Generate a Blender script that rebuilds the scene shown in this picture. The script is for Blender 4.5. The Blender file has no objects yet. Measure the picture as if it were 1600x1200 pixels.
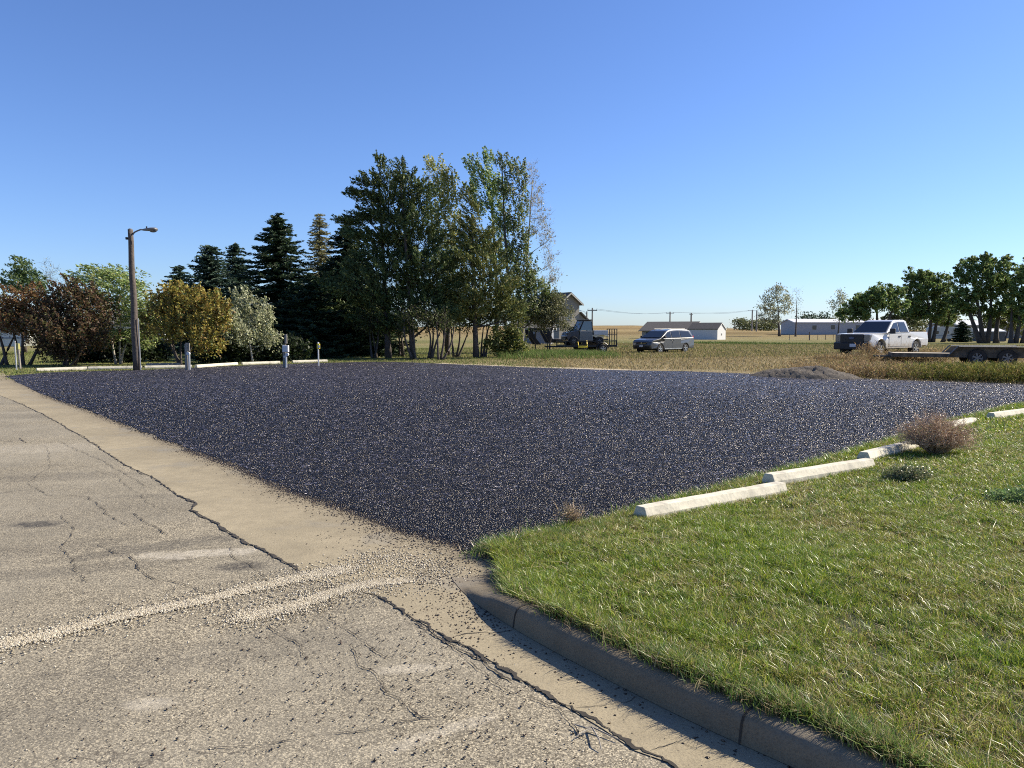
import bpy, bmesh, math, random
import numpy as np
from mathutils import Vector, Matrix, geometry
R = math.radians
rng = np.random.default_rng(7)
random.seed(7)
scene = bpy.context.scene
col = scene.collection

# ------------------------------------------------------------------ camera, sky, sun, exposure
F, HY, CH = 1202.0, 514.0, 1.75
PITCH = math.atan((600 - HY) / F)
cd = bpy.data.cameras.new('camera'); cam = bpy.data.objects.new('camera', cd); col.objects.link(cam)
cd.sensor_width = 36; cd.lens = 36 * F / 1600; cd.clip_end = 9000; cd.clip_start = 0.05
cam.location = (0, 0, CH); cam.rotation_euler = (math.pi / 2 - PITCH, 0, 0)
scene.camera = cam
SUN_EL, SUN_AZ = R(36), R(72)          # azimuth measured from +Y towards +X
w = bpy.data.worlds.new('World'); scene.world = w; w.use_nodes = True
wn = w.node_tree.nodes; wl = w.node_tree.links
bg = wn['Background']; sky = wn.new('ShaderNodeTexSky'); sky.sky_type = 'NISHITA'; sky.sun_disc = False
sky.sun_elevation = SUN_EL; sky.sun_rotation = SUN_AZ; sky.altitude = 0
sky.air_density = 1.0; sky.dust_density = 0.25; sky.ozone_density = 2.6
sky_tint = wn.new('ShaderNodeVectorMath'); sky_tint.operation = 'MULTIPLY'; sky_tint.inputs[1].default_value = (0.74, 0.91, 1.30)
wl.new(sky.outputs[0], sky_tint.inputs[0]); wl.new(sky_tint.outputs[0], bg.inputs[0]); bg.inputs[1].default_value = 0.066
sd = bpy.data.lights.new('sun', 'SUN'); sun = bpy.data.objects.new('sun', sd); col.objects.link(sun)
sd.energy = 5.0; sd.angle = R(0.5); sd.color = (1, 0.91, 0.76)
sv = Vector((math.sin(SUN_AZ) * math.cos(SUN_EL), math.cos(SUN_AZ) * math.cos(SUN_EL), math.sin(SUN_EL)))
sun.rotation_euler = sv.to_track_quat('Z', 'Y').to_euler()
vs = scene.view_settings; vs.view_transform = 'Standard'; vs.look = 'None'; vs.exposure = 1.0; vs.gamma = 1
scene.cycles.max_bounces = 6; scene.cycles.transparent_max_bounces = 6
scene.cycles.sample_clamp_indirect = 4.0; scene.cycles.use_denoising = False
scene.cycles.pixel_filter_type = 'BLACKMAN_HARRIS'; scene.cycles.filter_width = 1.05

# ------------------------------------------------------------------ helpers
def ray(px, py):
    x = (px - 800) / F; z = -(py - 600) / F
    c, s = math.cos(PITCH), math.sin(PITCH)
    return x, c + z * s, z * c - s
def at(px, py, Y):
    x, y, z = ray(px, py); k = Y / y
    return Vector((x * k, Y, CH + z * k))
def gp(px, py, z=0.0):
    x, y, zz = ray(px, py); k = (z - CH) / zz
    return Vector((x * k, y * k, z))
def gx(px, Y):
    return (px - 800) / F * Y

def tag(o, label=None, cat=None, group=None, kind=None):
    if label: o['label'] = label
    if cat: o['category'] = cat
    if group: o['group'] = group
    if kind: o['kind'] = kind
    return o
def empty(name, loc, rz=0.0):
    o = bpy.data.objects.new(name, None); col.objects.link(o)
    o.location = loc; o.rotation_euler = (0, 0, rz); o.empty_display_size = 0.3
    return o
def obj(name, me, mat=None, parent=None, smooth=False):
    o = bpy.data.objects.new(name, me); col.objects.link(o)
    if mat: me.materials.append(mat)
    if parent: o.parent = parent
    if smooth: me.polygons.foreach_set('use_smooth', [True] * len(me.polygons))
    return o
def fast_mesh(name, V, Fc, C=None):
    V = np.asarray(V, np.float32).reshape(-1, 3); Fc = np.asarray(Fc, np.int32)
    n, k = Fc.shape
    me = bpy.data.meshes.new(name)
    me.vertices.add(len(V)); me.vertices.foreach_set('co', V.ravel())
    me.loops.add(n * k); me.loops.foreach_set('vertex_index', Fc.ravel())
    me.polygons.add(n)
    me.polygons.foreach_set('loop_start', np.arange(0, n * k, k, dtype=np.int32))
    me.polygons.foreach_set('loop_total', np.full(n, k, np.int32))
    me.update(calc_edges=True)
    if C is not None:
        a = me.color_attributes.new('Col', 'FLOAT_COLOR', 'POINT')
        C4 = np.ones((len(V), 4), np.float32); C4[:, :3] = C
        a.data.foreach_set('color', C4.ravel())
    return me

class MB:
    """collects shapes into one mesh"""
    def __init__(s): s.v = []; s.f = []
    def add(s, vs_, fs): 
        n = len(s.v); s.v += [tuple(v) for v in vs_]; s.f += [tuple(i + n for i in f) for f in fs]; return s
    def box(s, c, d, rz=0.0, taper=1.0):
        hx, hy, hz = d[0] / 2, d[1] / 2, d[2] / 2; cs, sn = math.cos(rz), math.sin(rz); vs_ = []
        for z in (-hz, hz):
            t = 1 if z < 0 else taper
            for x, y in ((-hx, -hy), (hx, -hy), (hx, hy), (-hx, hy)):
                x, y = x * t, y * t
                vs_.append((c[0] + x * cs - y * sn, c[1] + x * sn + y * cs, c[2] + z))
        return s.add(vs_, [(3, 2, 1, 0), (4, 5, 6, 7), (0, 1, 5, 4), (1, 2, 6, 5), (2, 3, 7, 6), (3, 0, 4, 7)])
    def tube(s, pts, rad, n=8, cap=True):
        pts = [Vector(p) for p in pts]; m = len(pts)
        if not hasattr(rad, '__len__'): rad = [rad] * m
        vs_ = []
        for i, p in enumerate(pts):
            d = (pts[min(i + 1, m - 1)] - pts[max(i - 1, 0)])
            d = d.normalized() if d.length > 1e-9 else Vector((0, 0, 1))
            u = d.cross(Vector((0, 0, 1)) if abs(d.z) < 0.9 else Vector((1, 0, 0))).normalized(); v = d.cross(u)
            for k in range(n):
                a = 2 * math.pi * k / n; vs_.append(p + (u * math.cos(a) + v * math.sin(a)) * rad[i])
        fs = [(i * n + k, i * n + (k + 1) % n, (i + 1) * n + (k + 1) % n, (i + 1) * n + k) for i in range(m - 1) for k in range(n)]
        if cap: fs += [tuple(range(n))[::-1], tuple((m - 1) * n + k for k in range(n))]
        return s.add(vs_, fs)
    def cyl(s, c, axis, r, h, n=16, r2=None):
        a = Vector(axis).normalized(); c = Vector(c)
        return s.tube([c - a * h / 2, c + a * h / 2], [r, r if r2 is None else r2], n)
    def prism(s, prof, hw):
        """side outline (x,z) across y; hw = half width as number or function(x,z)"""
        n = len(prof); g = hw if callable(hw) else (lambda x, z: hw)
        vs_ = [(x, -g(x, z), z) for x, z in prof] + [(x, g(x, z), z) for x, z in prof]
        fs = [tuple(range(n)), tuple(range(2 * n - 1, n - 1, -1))]
        fs += [(i, i + n, (i + 1) % n + n, (i + 1) % n) for i in range(n)]
        return s.add(vs_, fs)
    def quad(s, a, b, c, d): return s.add([a, b, c, d], [(0, 1, 2, 3)])
    def slab(s, pts, th, nrm):
        """flat polygon given a thickness along nrm"""
        nrm = Vector(nrm).normalized() * th; n = len(pts); pts = [Vector(p) for p in pts]
        return s.add(pts + [p + nrm for p in pts], [tuple(range(n))[::-1], tuple(range(n, 2 * n))] + [(i, (i + 1) % n, (i + 1) % n + n, i + n) for i in range(n)])
    def build(s, name, mat, parent=None, bevel=0, smooth=False, seg=2):
        me = bpy.data.meshes.new(name); me.from_pydata(s.v, [], s.f); me.update()
        bm = bmesh.new(); bm.from_mesh(me); bmesh.ops.recalc_face_normals(bm, faces=bm.faces); bm.to_mesh(me); bm.free()
        o = obj(name, me, mat, parent, smooth)
        if bevel:
            b = o.modifiers.new('bevel', 'BEVEL'); b.width = bevel; b.segments = seg; b.limit_method = 'ANGLE'; b.angle_limit = R(32)
        return o

# ------------------------------------------------------------------ materials
def newmat(name):
    m = bpy.data.materials.new(name); m.use_nodes = True
    nt = m.node_tree; return m, nt.nodes, nt.links, nt.nodes['Principled BSDF']
def simple(name, c, rough=0.6, metal=0.0, var=0.15, scale=6.0, bump=0.0, coat=0.0, spec=0.5):
    m, n, l, p = newmat(name)
    tc = n.new('ShaderNodeTexCoord'); ns = n.new('ShaderNodeTexNoise'); ns.inputs['Scale'].default_value = scale; ns.inputs['Detail'].default_value = 5
    l.new(tc.outputs['Object'], ns.inputs['Vector'])
    r = n.new('ShaderNodeValToRGB'); r.color_ramp.elements[0].position = 0.3; r.color_ramp.elements[1].position = 0.7
    r.color_ramp.elements[0].color = tuple(x * (1 - var) for x in c) + (1,); r.color_ramp.elements[1].color = tuple(min(1, x * (1 + var)) for x in c) + (1,)
    l.new(ns.outputs[0], r.inputs[0]); l.new(r.outputs[0], p.inputs['Base Color'])
    p.inputs['Roughness'].default_value = rough; p.inputs['Metallic'].default_value = metal
    p.inputs['Coat Weight'].default_value = coat; p.inputs['Specular IOR Level'].default_value = spec
    if bump:
        b = n.new('ShaderNodeBump'); b.inputs['Strength'].default_value = bump; b.inputs['Distance'].default_value = 0.02
        l.new(ns.outputs[0], b.inputs['Height']); l.new(b.outputs[0], p.inputs['Normal'])
    return m
def leafmat(name, trans=0.3, rough=0.55, spec=0.3):
    m, n, l, p = newmat(name)
    a = n.new('ShaderNodeAttribute'); a.attribute_name = 'Col'
    l.new(a.outputs['Color'], p.inputs['Base Color']); p.inputs['Roughness'].default_value = rough; p.inputs['Specular IOR Level'].default_value = spec
    t = n.new('ShaderNodeBsdfTranslucent'); l.new(a.outputs['Color'], t.inputs[0])
    mx = n.new('ShaderNodeMixShader'); mx.inputs[0].default_value = trans
    l.new(p.outputs[0], mx.inputs[1]); l.new(t.outputs[0], mx.inputs[2]); l.new(mx.outputs[0], n['Material Output'].inputs[0])
    return m
M = {}
M['leaf'] = leafmat('leaf', 0.36); M['needle'] = leafmat('needle', 0.18, 0.6); M['grass'] = leafmat('grass_blade', 0.38, 0.38, 0.5)
M['dryblade'] = leafmat('dry_blade', 0.25, 0.8, 0.08)
M['bark'] = simple('bark', (0.075, 0.06, 0.05), 0.9, var=0.4, scale=9, bump=0.6)
M['palebark'] = simple('pale_bark', (0.33, 0.30, 0.25), 0.85, var=0.35, scale=9, bump=0.4)
M['concrete'] = simple('stop_concrete', (0.56, 0.515, 0.40), 0.85, var=0.14, scale=9, bump=0.5)
M['wood'] = simple('pole_wood', (0.085, 0.067, 0.053), 0.85, var=0.35, scale=12, bump=0.5)
M['oldwood'] = simple('old_wood', (0.23, 0.21, 0.18), 0.85, var=0.25, scale=12, bump=0.4)
M['galv'] = simple('galvanised', (0.42, 0.43, 0.44), 0.45, 0.6, var=0.1)
M['lampgrey'] = simple('lamp_grey', (0.16, 0.155, 0.15), 0.5, 0.2)
M['black'] = simple('black_steel', (0.012, 0.012, 0.013), 0.45, 0.2)
M['blackplastic'] = simple('black_plastic', (0.014, 0.014, 0.016), 0.6)
M['rubber'] = simple('rubber', (0.02, 0.019, 0.018), 0.85, var=0.4)
M['chrome'] = simple('rim_metal', (0.55, 0.55, 0.56), 0.25, 0.9, var=0.05)
M['glass'] = simple('car_glass', (0.018, 0.02, 0.022), 0.06, 0.0, var=0.05, spec=.55)
M['pane'] = simple('house_glass', (0.03, 0.04, 0.05), 0.06, 0.0, var=0.05, spec=0.8)
M['lens'] = simple('lamp_lens', (0.13, 0.135, 0.15), 0.12, 0.3, var=0.3, scale=20, spec=0.8)
M['white'] = simple('white_siding', (0.52, 0.52, 0.50), 0.6, var=0.05)
M['whitebox'] = simple('white_box', (0.55, 0.55, 0.55), 0.5, var=0.05)
M['offwhite'] = simple('cream_siding', (0.50, 0.48, 0.42), 0.7, var=0.08)
M['tanwall'] = simple('tan_wall', (0.27, 0.245, 0.20), 0.75, var=0.12)
M['greywall'] = simple('grey_wall', (0.34, 0.35, 0.36), 0.6, var=0.06)
M['darkroof'] = simple('shingle_roof', (0.085, 0.078, 0.07), 0.9, var=0.25, scale=3)
M['whiteroof'] = simple('white_metal_roof', (0.60, 0.60, 0.59), 0.5, 0.0, var=0.05)
M['yellow'] = simple('yellow_paint', (0.75, 0.55, 0.03), 0.5, var=0.1)
M['red'] = simple('tail_lamp_red', (0.45, 0.02, 0.02), 0.2)
M['plate'] = simple('number_plate', (0.55, 0.56, 0.6), 0.5, var=0.3, scale=30)
M['vanpaint'] = simple('grey_paint', (0.085, 0.088, 0.09), 0.38, 0.4, var=0.04, scale=2, coat=0.6)
M['utvgrey'] = simple('utv_grey', (0.13, 0.14, 0.15), 0.35, 0.3, var=0.05, coat=0.5)
M['utvdark'] = simple('utv_dark', (0.02, 0.024, 0.04), 0.3, 0.0, coat=0.5)
M['rust'] = simple('weathered_steel', (0.10, 0.085, 0.065), 0.75, 0.1, var=0.5, scale=5)
M['fender'] = simple('sunlit_plate', (0.36, 0.34, 0.29), 0.5, 0.3, var=0.15)  # sunlight put into the colour: pale tone for upward and right-facing plates
M['plank'] = simple('deck_plank', (0.42, 0.36, 0.27), 0.8, var=0.2)

# truck paint: white with mud splashed on the lower sides
m, n, l, p = newmat('white_truck_paint'); M['truckpaint'] = m
tc = n.new('ShaderNodeTexCoord'); sx = n.new('ShaderNodeSeparateXYZ'); l.new(tc.outputs['Object'], sx.inputs[0])
ns = n.new('ShaderNodeTexNoise'); ns.inputs['Scale'].default_value = 7; ns.inputs['Detail'].default_value = 8; l.new(tc.outputs['Object'], ns.inputs['Vector'])
ad = n.new('ShaderNodeMath'); ad.operation = 'MULTIPLY_ADD'; l.new(ns.outputs[0], ad.inputs[0]); ad.inputs[1].default_value = -0.9; l.new(sx.outputs[2], ad.inputs[2])
mr = n.new('ShaderNodeMapRange'); mr.inputs[1].default_value = 0.0; mr.inputs[2].default_value = 0.42; mr.inputs[3].default_value = 0.85; mr.inputs[4].default_value = 0; l.new(ad.outputs[0], mr.inputs[0])
mx = n.new('ShaderNodeMix'); mx.data_type = 'RGBA'; l.new(mr.outputs[0], mx.inputs[0]); mx.inputs[6].default_value = (0.52, 0.52, 0.51, 1); mx.inputs[7].default_value = (0.30, 0.24, 0.16, 1)
l.new(mx.outputs[2], p.inputs['Base Color']); p.inputs['Roughness'].default_value = 0.35; p.inputs['Coat Weight'].default_value = 0.4

def node_noise(n, l, vec, scale, detail=4, rough=0.55):
    t = n.new('ShaderNodeTexNoise'); t.inputs['Scale'].default_value = scale; t.inputs['Detail'].default_value = detail; t.inputs['Roughness'].default_value = rough
    l.new(vec, t.inputs['Vector']); return t.outputs[0]
def ramp(n, l, x, stops):
    r = n.new('ShaderNodeValToRGB'); cr = r.color_ramp
    while len(cr.elements) < len(stops): cr.elements.new(0.5)
    for e, (pos, c) in zip(cr.elements, stops): e.position = pos; e.color = (c if hasattr(c, '__len__') else (c, c, c)) + (1,)
    l.new(x, r.inputs[0]); return r.outputs[0]
def mixc(n, l, f, a, b, mode='MIX'):
    m_ = n.new('ShaderNodeMix'); m_.data_type = 'RGBA'; m_.blend_type = mode
    if hasattr(f, 'links'): l.new(f, m_.inputs[0])
    else: m_.inputs[0].default_value = f
    for i, x in ((6, a), (7, b)):
        if hasattr(x, 'links'): l.new(x, m_.inputs[i])
        else: m_.inputs[i].default_value = tuple(x) + (1,)
    return m_.outputs[2]
def mth(n, l, op, a, b=None, c=None, clamp=False):
    m_ = n.new('ShaderNodeMath'); m_.operation = op; m_.use_clamp = clamp
    for i, x in enumerate((a, b, c)):
        if x is None: continue
        if hasattr(x, 'links'): l.new(x, m_.inputs[i])
        else: m_.inputs[i].default_value = x
    return m_.outputs[0]
def blob(n, l, pos, c, rx, ry, rot, noise, wob=0.8):
    """a stain mask: soft ellipse at a place on the ground, edge broken up by noise"""
    mp = n.new('ShaderNodeMapping'); mp.vector_type = 'TEXTURE'; l.new(pos, mp.inputs[0])
    mp.inputs[1].default_value = (c[0], c[1], 0); mp.inputs[2].default_value = (0, 0, rot); mp.inputs[3].default_value = (rx, ry, 1)
    le = n.new('ShaderNodeVectorMath'); le.operation = 'LENGTH'
    s2 = n.new('ShaderNodeVectorMath'); s2.operation = 'MULTIPLY'; l.new(mp.outputs[0], s2.inputs[0]); s2.inputs[1].default_value = (1, 1, 0); l.new(s2.outputs[0], le.inputs[0])
    x = mth(n, l, 'MULTIPLY_ADD', noise, wob, le.outputs['Value'])
    r = n.new('ShaderNodeMapRange'); r.inputs[1].default_value = 0.6 + wob / 2; r.inputs[2].default_value = 1.15 + wob / 2; r.inputs[3].default_value = 1; r.inputs[4].default_value = 0; l.new(x, r.inputs[0])
    return r.outputs[0]

def ground_mat(name, base, kind):
    m, n, l, p = newmat(name)
    pos = n.new('ShaderNodeTexCoord').outputs['Object']
    big = node_noise(n, l, pos, 0.9, 6); mid = node_noise(n, l, pos, 7, 5); fine = node_noise(n, l, pos, 60, 3)
    vor = n.new('ShaderNodeTexVoronoi'); vor.inputs['Scale'].default_value = 150 if kind == 'road' else 170; l.new(pos, vor.inputs['Vector'])
    sp = n.new('ShaderNodeSeparateColor'); l.new(vor.outputs['Color'], sp.inputs[0])
    c = mixc(n, l, ramp(n, l, big, [(0.3, 0.0), (0.7, 1.0)]), [x * 0.80 for x in base], [x * 1.12 for x in base])
    c = mixc(n, l, mth(n, l, 'MULTIPLY', ramp(n, l, mid, [(0.35, 0.0), (0.75, 1.0)]), 0.45), c, [x * 0.68 for x in base])
    if kind == 'road':
        st = ramp(n, l, sp.outputs[0], [(0.0, (0.25, 0.23, 0.20)), (0.28, (0.62, 0.59, 0.55)), (0.62, (1.0, 0.98, 0.94)), (0.93, (2.0, 1.92, 1.75))])
        amt = ramp(n, l, node_noise(n, l, pos, 0.55, 4), [(0.38, 0.45), (0.62, 0.95)])
        c = mixc(n, l, amt, c, st, 'MULTIPLY')
        pa, pb = gp(57, 820), gp(240, 850)
        a_ = math.atan2(0.76, -0.65)
        st_n = node_noise(n, l, pos, 6, 8, .7); brk = ramp(n, l, node_noise(n, l, pos, 18, 5, .7), [(0.35, 0.35), (0.6, 1.0)])
        for (px, py, rx, ry, rot, k, dark) in [(57, 819, .24, .13, 0.0, .85, 1), (375, 885, .20, .12, .2, .8, 1), (100, 745, 1.2, .3, .25, .3, 1), (60, 860, .9, .25, .5, .3, 1), (240, 855, .8, .16, .55, .5, 1),
                                              (120, 890, 1.0, .16, .35, .35, 1), (430, 830, .5, .25, .5, .3, 1), (250, 775, .8, .12, .1, .3, 1), (20, 650, 1.6, .5, .1, .22, 1), (200, 800, 1.6, .7, .3, .2, 1),
                                              (310, 865, .55, .12, .2, .45, 0), (230, 1100, .12, .07, 0, .35, 0), (640, 1045, .22, .06, .2, .3, 0), (700, 1140, .3, .05, .6, .3, 0), (60, 700, 1.2, .5, .2, .2, 0), (400, 1010, .9, .25, .3, .3, 1), (90, 1100, .5, .45, .2, .25, 1)]:
            q = gp(px, py); mk = mth(n, l, 'MULTIPLY', blob(n, l, pos, q, rx, ry, rot, st_n, .8 if rx < .3 else 2.4), brk)
            c = mixc(n, l, mth(n, l, 'MULTIPLY', mk, k), c, (0.03, 0.029, 0.03) if dark else (0.62, 0.56, 0.45))
        ve = n.new('ShaderNodeTexVoronoi'); ve.feature = 'DISTANCE_TO_EDGE'; ve.inputs['Scale'].default_value = 1.15
        dv = n.new('ShaderNodeVectorMath'); dv.operation = 'MULTIPLY_ADD'
        nc = n.new('ShaderNodeTexNoise'); nc.inputs['Scale'].default_value = 3.5; nc.inputs['Detail'].default_value = 6; l.new(pos, nc.inputs['Vector'])
        l.new(nc.outputs['Color'], dv.inputs[0]); dv.inputs[1].default_value = (.5, .5, 0); l.new(pos, dv.inputs[2]); l.new(dv.outputs[0], ve.inputs['Vector'])
        cr = ramp(n, l, ve.outputs['Distance'], [(0.0, 1.0), (0.007, 0.0)])
        cr = mth(n, l, 'MULTIPLY', cr, ramp(n, l, node_noise(n, l, pos, 0.8, 2), [(0.50, 0.0), (0.60, 0.75)]))
        c = mixc(n, l, cr, c, (0.05, 0.042, 0.035))
    else:
        st = ramp(n, l, sp.outputs[0], [(0.0, (0.72, 0.7, 0.68)), (0.4, (1, 1, 1)), (0.95, (1.12, 1.1, 1.05))])
        c = mixc(n, l, 0.8, c, st, 'MULTIPLY')
        dk = ramp(n, l, node_noise(n, l, pos, 4.5, 8, 0.72), [(0.50, 0.0), (0.75, 0.6)])
        c = mixc(n, l, dk, c, [x * 0.62 for x in base])
        sa = n.new('ShaderNodeAttribute'); sa.attribute_name = 'Stain'
        sm = mth(n, l, 'MULTIPLY', mth(n, l, 'MULTIPLY_ADD', node_noise(n, l, pos, 9, 7, .7), 1.6, -.25, clamp=True), sa.outputs['Fac'])
        c = mixc(n, l, mth(n, l, 'MULTIPLY', sm, 1.0, clamp=True), c, (0.075, 0.058, 0.042))
        gr_ = ramp(n, l, node_noise(n, l, pos, 1.3, 6, .6), [(0.55, 0.0), (0.72, 0.55)])
        c = mixc(n, l, gr_, c, (0.20, 0.19, 0.165))
    l.new(c, p.inputs['Base Color']); p.inputs['Roughness'].default_value = 0.9; p.inputs['Specular IOR Level'].default_value = 0.2
    b = n.new('ShaderNodeBump'); b.inputs['Strength'].default_value = 0.9 if kind == 'road' else 0.35; b.inputs['Distance'].default_value = 0.006
    h = mth(n, l, 'MULTIPLY_ADD', sp.outputs[1], 0.8, fine); l.new(h, b.inputs['Height']); l.new(b.outputs[0], p.inputs['Normal'])
    return m
M['road'] = ground_mat('chip_seal_road', (0.262, 0.235, 0.180), 'road')
M['apron'] = ground_mat('gutter_concrete', (0.30, 0.255, 0.172), 'apron')
M['kerb'] = ground_mat('kerb_concrete', (0.19, 0.155, 0.105), 'apron')

# fresh black chips: every chip has its own tilt, so some flash in the sun
m, n, l, p = newmat('fresh_asphalt_chips'); M['lot'] = m
pos = n.new('ShaderNodeTexCoord').outputs['Object']
def chipnormal(scale, tilt):
    v = n.new('ShaderNodeTexVoronoi'); v.inputs['Scale'].default_value = scale; l.new(pos, v.inputs['Vector'])
    a = n.new('ShaderNodeVectorMath'); a.operation = 'SUBTRACT'; l.new(v.outputs['Color'], a.inputs[0]); a.inputs[1].default_value = (.5, .5, .5)
    b = n.new('ShaderNodeVectorMath'); b.operation = 'MULTIPLY_ADD'; l.new(a.outputs[0], b.inputs[0]); b.inputs[1].default_value = (tilt, tilt, 0)
    b.inputs[2].default_value = (0, 0, 1)
    c_ = n.new('ShaderNodeVectorMath'); c_.operation = 'NORMALIZE'; l.new(b.outputs[0], c_.inputs[0])
    return v, c_.outputs[0]
v1, n1 = chipnormal(48, 1.5)
v2, n2 = chipnormal(22, 1.5)
mk = ramp(n, l, node_noise(n, l, pos, 25, 2), [(0.45, 0.0), (0.55, 1.0)])
nm = mixc(n, l, mk, n1, n2)
l.new(nm, p.inputs['Normal'])
sp = n.new('ShaderNodeSeparateColor'); l.new(v1.outputs['Color'], sp.inputs[0])
tint = ramp(n, l, sp.outputs[1], [(0.0, (0.010, 0.010, 0.013)), (0.6, (0.018, 0.018, 0.026)), (0.93, (0.035, 0.034, 0.055)), (0.97, (0.17, 0.16, 0.17))])
lum = ramp(n, l, node_noise(n, l, pos, 0.35, 4), [(0.3, 0.8), (0.7, 1.2)])
vs_ = n.new('ShaderNodeTexVoronoi'); vs_.inputs['Scale'].default_value = 13; l.new(pos, vs_.inputs['Vector'])
sp2 = n.new('ShaderNodeSeparateColor'); l.new(vs_.outputs['Color'], sp2.inputs[0])
blot = ramp(n, l, sp2.outputs[0], [(0.0, 0.45), (0.5, 1.0), (0.85, 2.2), (0.95, 4.0)])
tint = mixc(n, l, 1.0, tint, blot, 'MULTIPLY')
l.new(mixc(n, l, 1.0, tint, lum, 'MULTIPLY'), p.inputs['Base Color'])
rg = ramp(n, l, sp2.outputs[1], [(0.0, 0.7), (0.6, 0.5), (1.0, 0.28)]); l.new(rg, p.inputs['Roughness']); p.inputs['Specular IOR Level'].default_value = 0.36
p.inputs['Specular Tint'].default_value = (1.0, 0.9, 0.8, 1)

# weathering on the wheel stops: grey streaks and dark pits
m = M['concrete']; n = m.node_tree.nodes; l = m.node_tree.links; p = n['Principled BSDF']
pos = n['Texture Coordinate'].outputs['Object']; base_c = n['Color Ramp'].outputs[0]
c = mixc(n, l, ramp(n, l, node_noise(n, l, pos, 3.5, 8, .7), [(0.48, 0.0), (0.68, 0.6)]), base_c, (0.27, 0.25, 0.20))
c = mixc(n, l, ramp(n, l, node_noise(n, l, pos, 55, 3, .6), [(0.66, 0.0), (0.70, 0.85)]), c, (0.12, 0.105, 0.08))
l.new(c, p.inputs['Base Color'])

# field ground: bands and patches of dry and green grass
m, n, l, p = newmat('field_ground'); M['ground'] = m
pos = n.new('ShaderNodeTexCoord').outputs['Object']
le = n.new('ShaderNodeVectorMath'); le.operation = 'LENGTH'; l.new(pos, le.inputs[0])
mp = n.new('ShaderNodeMapping'); l.new(pos, mp.inputs[0]); mp.inputs[3].default_value = (0.35, 1, 1)
nb = node_noise(n, l, mp.outputs[0], 0.045, 5); nm_ = node_noise(n, l, mp.outputs[0], 0.6, 6, 0.7); nf = node_noise(n, l, pos, 5, 5, 0.7)
d0 = mth(n, l, 'MULTIPLY_ADD', nb, 30.0, le.outputs['Value'])
dd = mth(n, l, 'DIVIDE', d0, 700.0)
band = ramp(n, l, dd, [(0.0, (0.22, 0.18, 0.10)), (0.078, (0.32, 0.26, 0.15)), (0.100, (0.25, 0.205, 0.105)), (0.130, (0.21, 0.185, 0.085)), (0.160, (0.25, 0.21, 0.10)), (0.19, (0.14, 0.15, 0.055)), (0.30, (0.24, 0.21, 0.10)),
                       (0.42, (0.26, 0.20, 0.10)), (0.50, (0.17, 0.12, 0.055)), (0.56, (0.32, 0.24, 0.12)), (0.66, (0.22, 0.15, 0.07)), (0.74, (0.30, 0.21, 0.10)), (0.9, (0.24, 0.17, 0.08))])
g1 = mixc(n, l, ramp(n, l, nm_, [(0.52, 0.0), (0.68, 0.7)]), band, (0.09, 0.12, 0.035))
g2 = mixc(n, l, ramp(n, l, nf, [(0.35, 0.65), (0.6, 0.0)]), g1, (0.10, 0.075, 0.04))
# mown green grass under and in front of the windbreak (x < 4 m)
sx = n.new('ShaderNodeSeparateXYZ'); l.new(pos, sx.inputs[0])
xm = mth(n, l, 'MULTIPLY_ADD', nb, 8.0, sx.outputs[0])
gm = n.new('ShaderNodeMapRange'); gm.inputs[1].default_value = -3; gm.inputs[2].default_value = 3; gm.inputs[3].default_value = 1; gm.inputs[4].default_value = 0; l.new(xm, gm.inputs[0])
far_ = n.new('ShaderNodeMapRange'); far_.inputs[1].default_value = 70; far_.inputs[2].default_value = 95; far_.inputs[3].default_value = 1; far_.inputs[4].default_value = 0; l.new(le.outputs['Value'], far_.inputs[0])
gcol = mixc(n, l, nm_, (0.10, 0.13, 0.04), (0.22, 0.20, 0.09))
g3 = mixc(n, l, mth(n, l, 'MULTIPLY', gm.outputs[0], far_.outputs[0]), g2, gcol)
l.new(g3, p.inputs['Base Color']); p.inputs['Roughness'].default_value = 1; p.inputs['Specular IOR Level'].default_value = 0.05
b = n.new('ShaderNodeBump'); b.inputs['Strength'].default_value = 1; b.inputs['Distance'].default_value = 0.15; l.new(nf, b.inputs['Height']); l.new(b.outputs[0], p.inputs['Normal'])

m, n, l, p = newmat('lawn_soil'); M['lawn'] = m
pos = n.new('ShaderNodeTexCoord').outputs['Object']
c = ramp(n, l, node_noise(n, l, pos, 6, 6, 0.7), [(0.35, (0.03, 0.026, 0.012)), (0.55, (0.04, 0.05, 0.015)), (0.7, (0.07, 0.065, 0.025))])
l.new(c, p.inputs['Base Color']); p.inputs['Roughness'].default_value = 1
m, n, l, p = newmat('dirt'); M['dirt'] = m
pos = n.new('ShaderNodeTexCoord').outputs['Object']
c = ramp(n, l, node_noise(n, l, pos, 8, 6, 0.7), [(0.3, (0.05, 0.042, 0.035)), (0.7, (0.17, 0.145, 0.115))])
l.new(c, p.inputs['Base Color']); p.inputs['Roughness'].default_value = 1
b = n.new('ShaderNodeBump'); b.inputs['Distance'].default_value = 0.08; l.new(node_noise(n, l, pos, 15, 6, 0.7), b.inputs['Height']); l.new(b.outputs[0], p.inputs['Normal'])
M['crack'] = simple('crack_dark', (0.036, 0.03, 0.023), 1.0, var=0.3)

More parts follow.
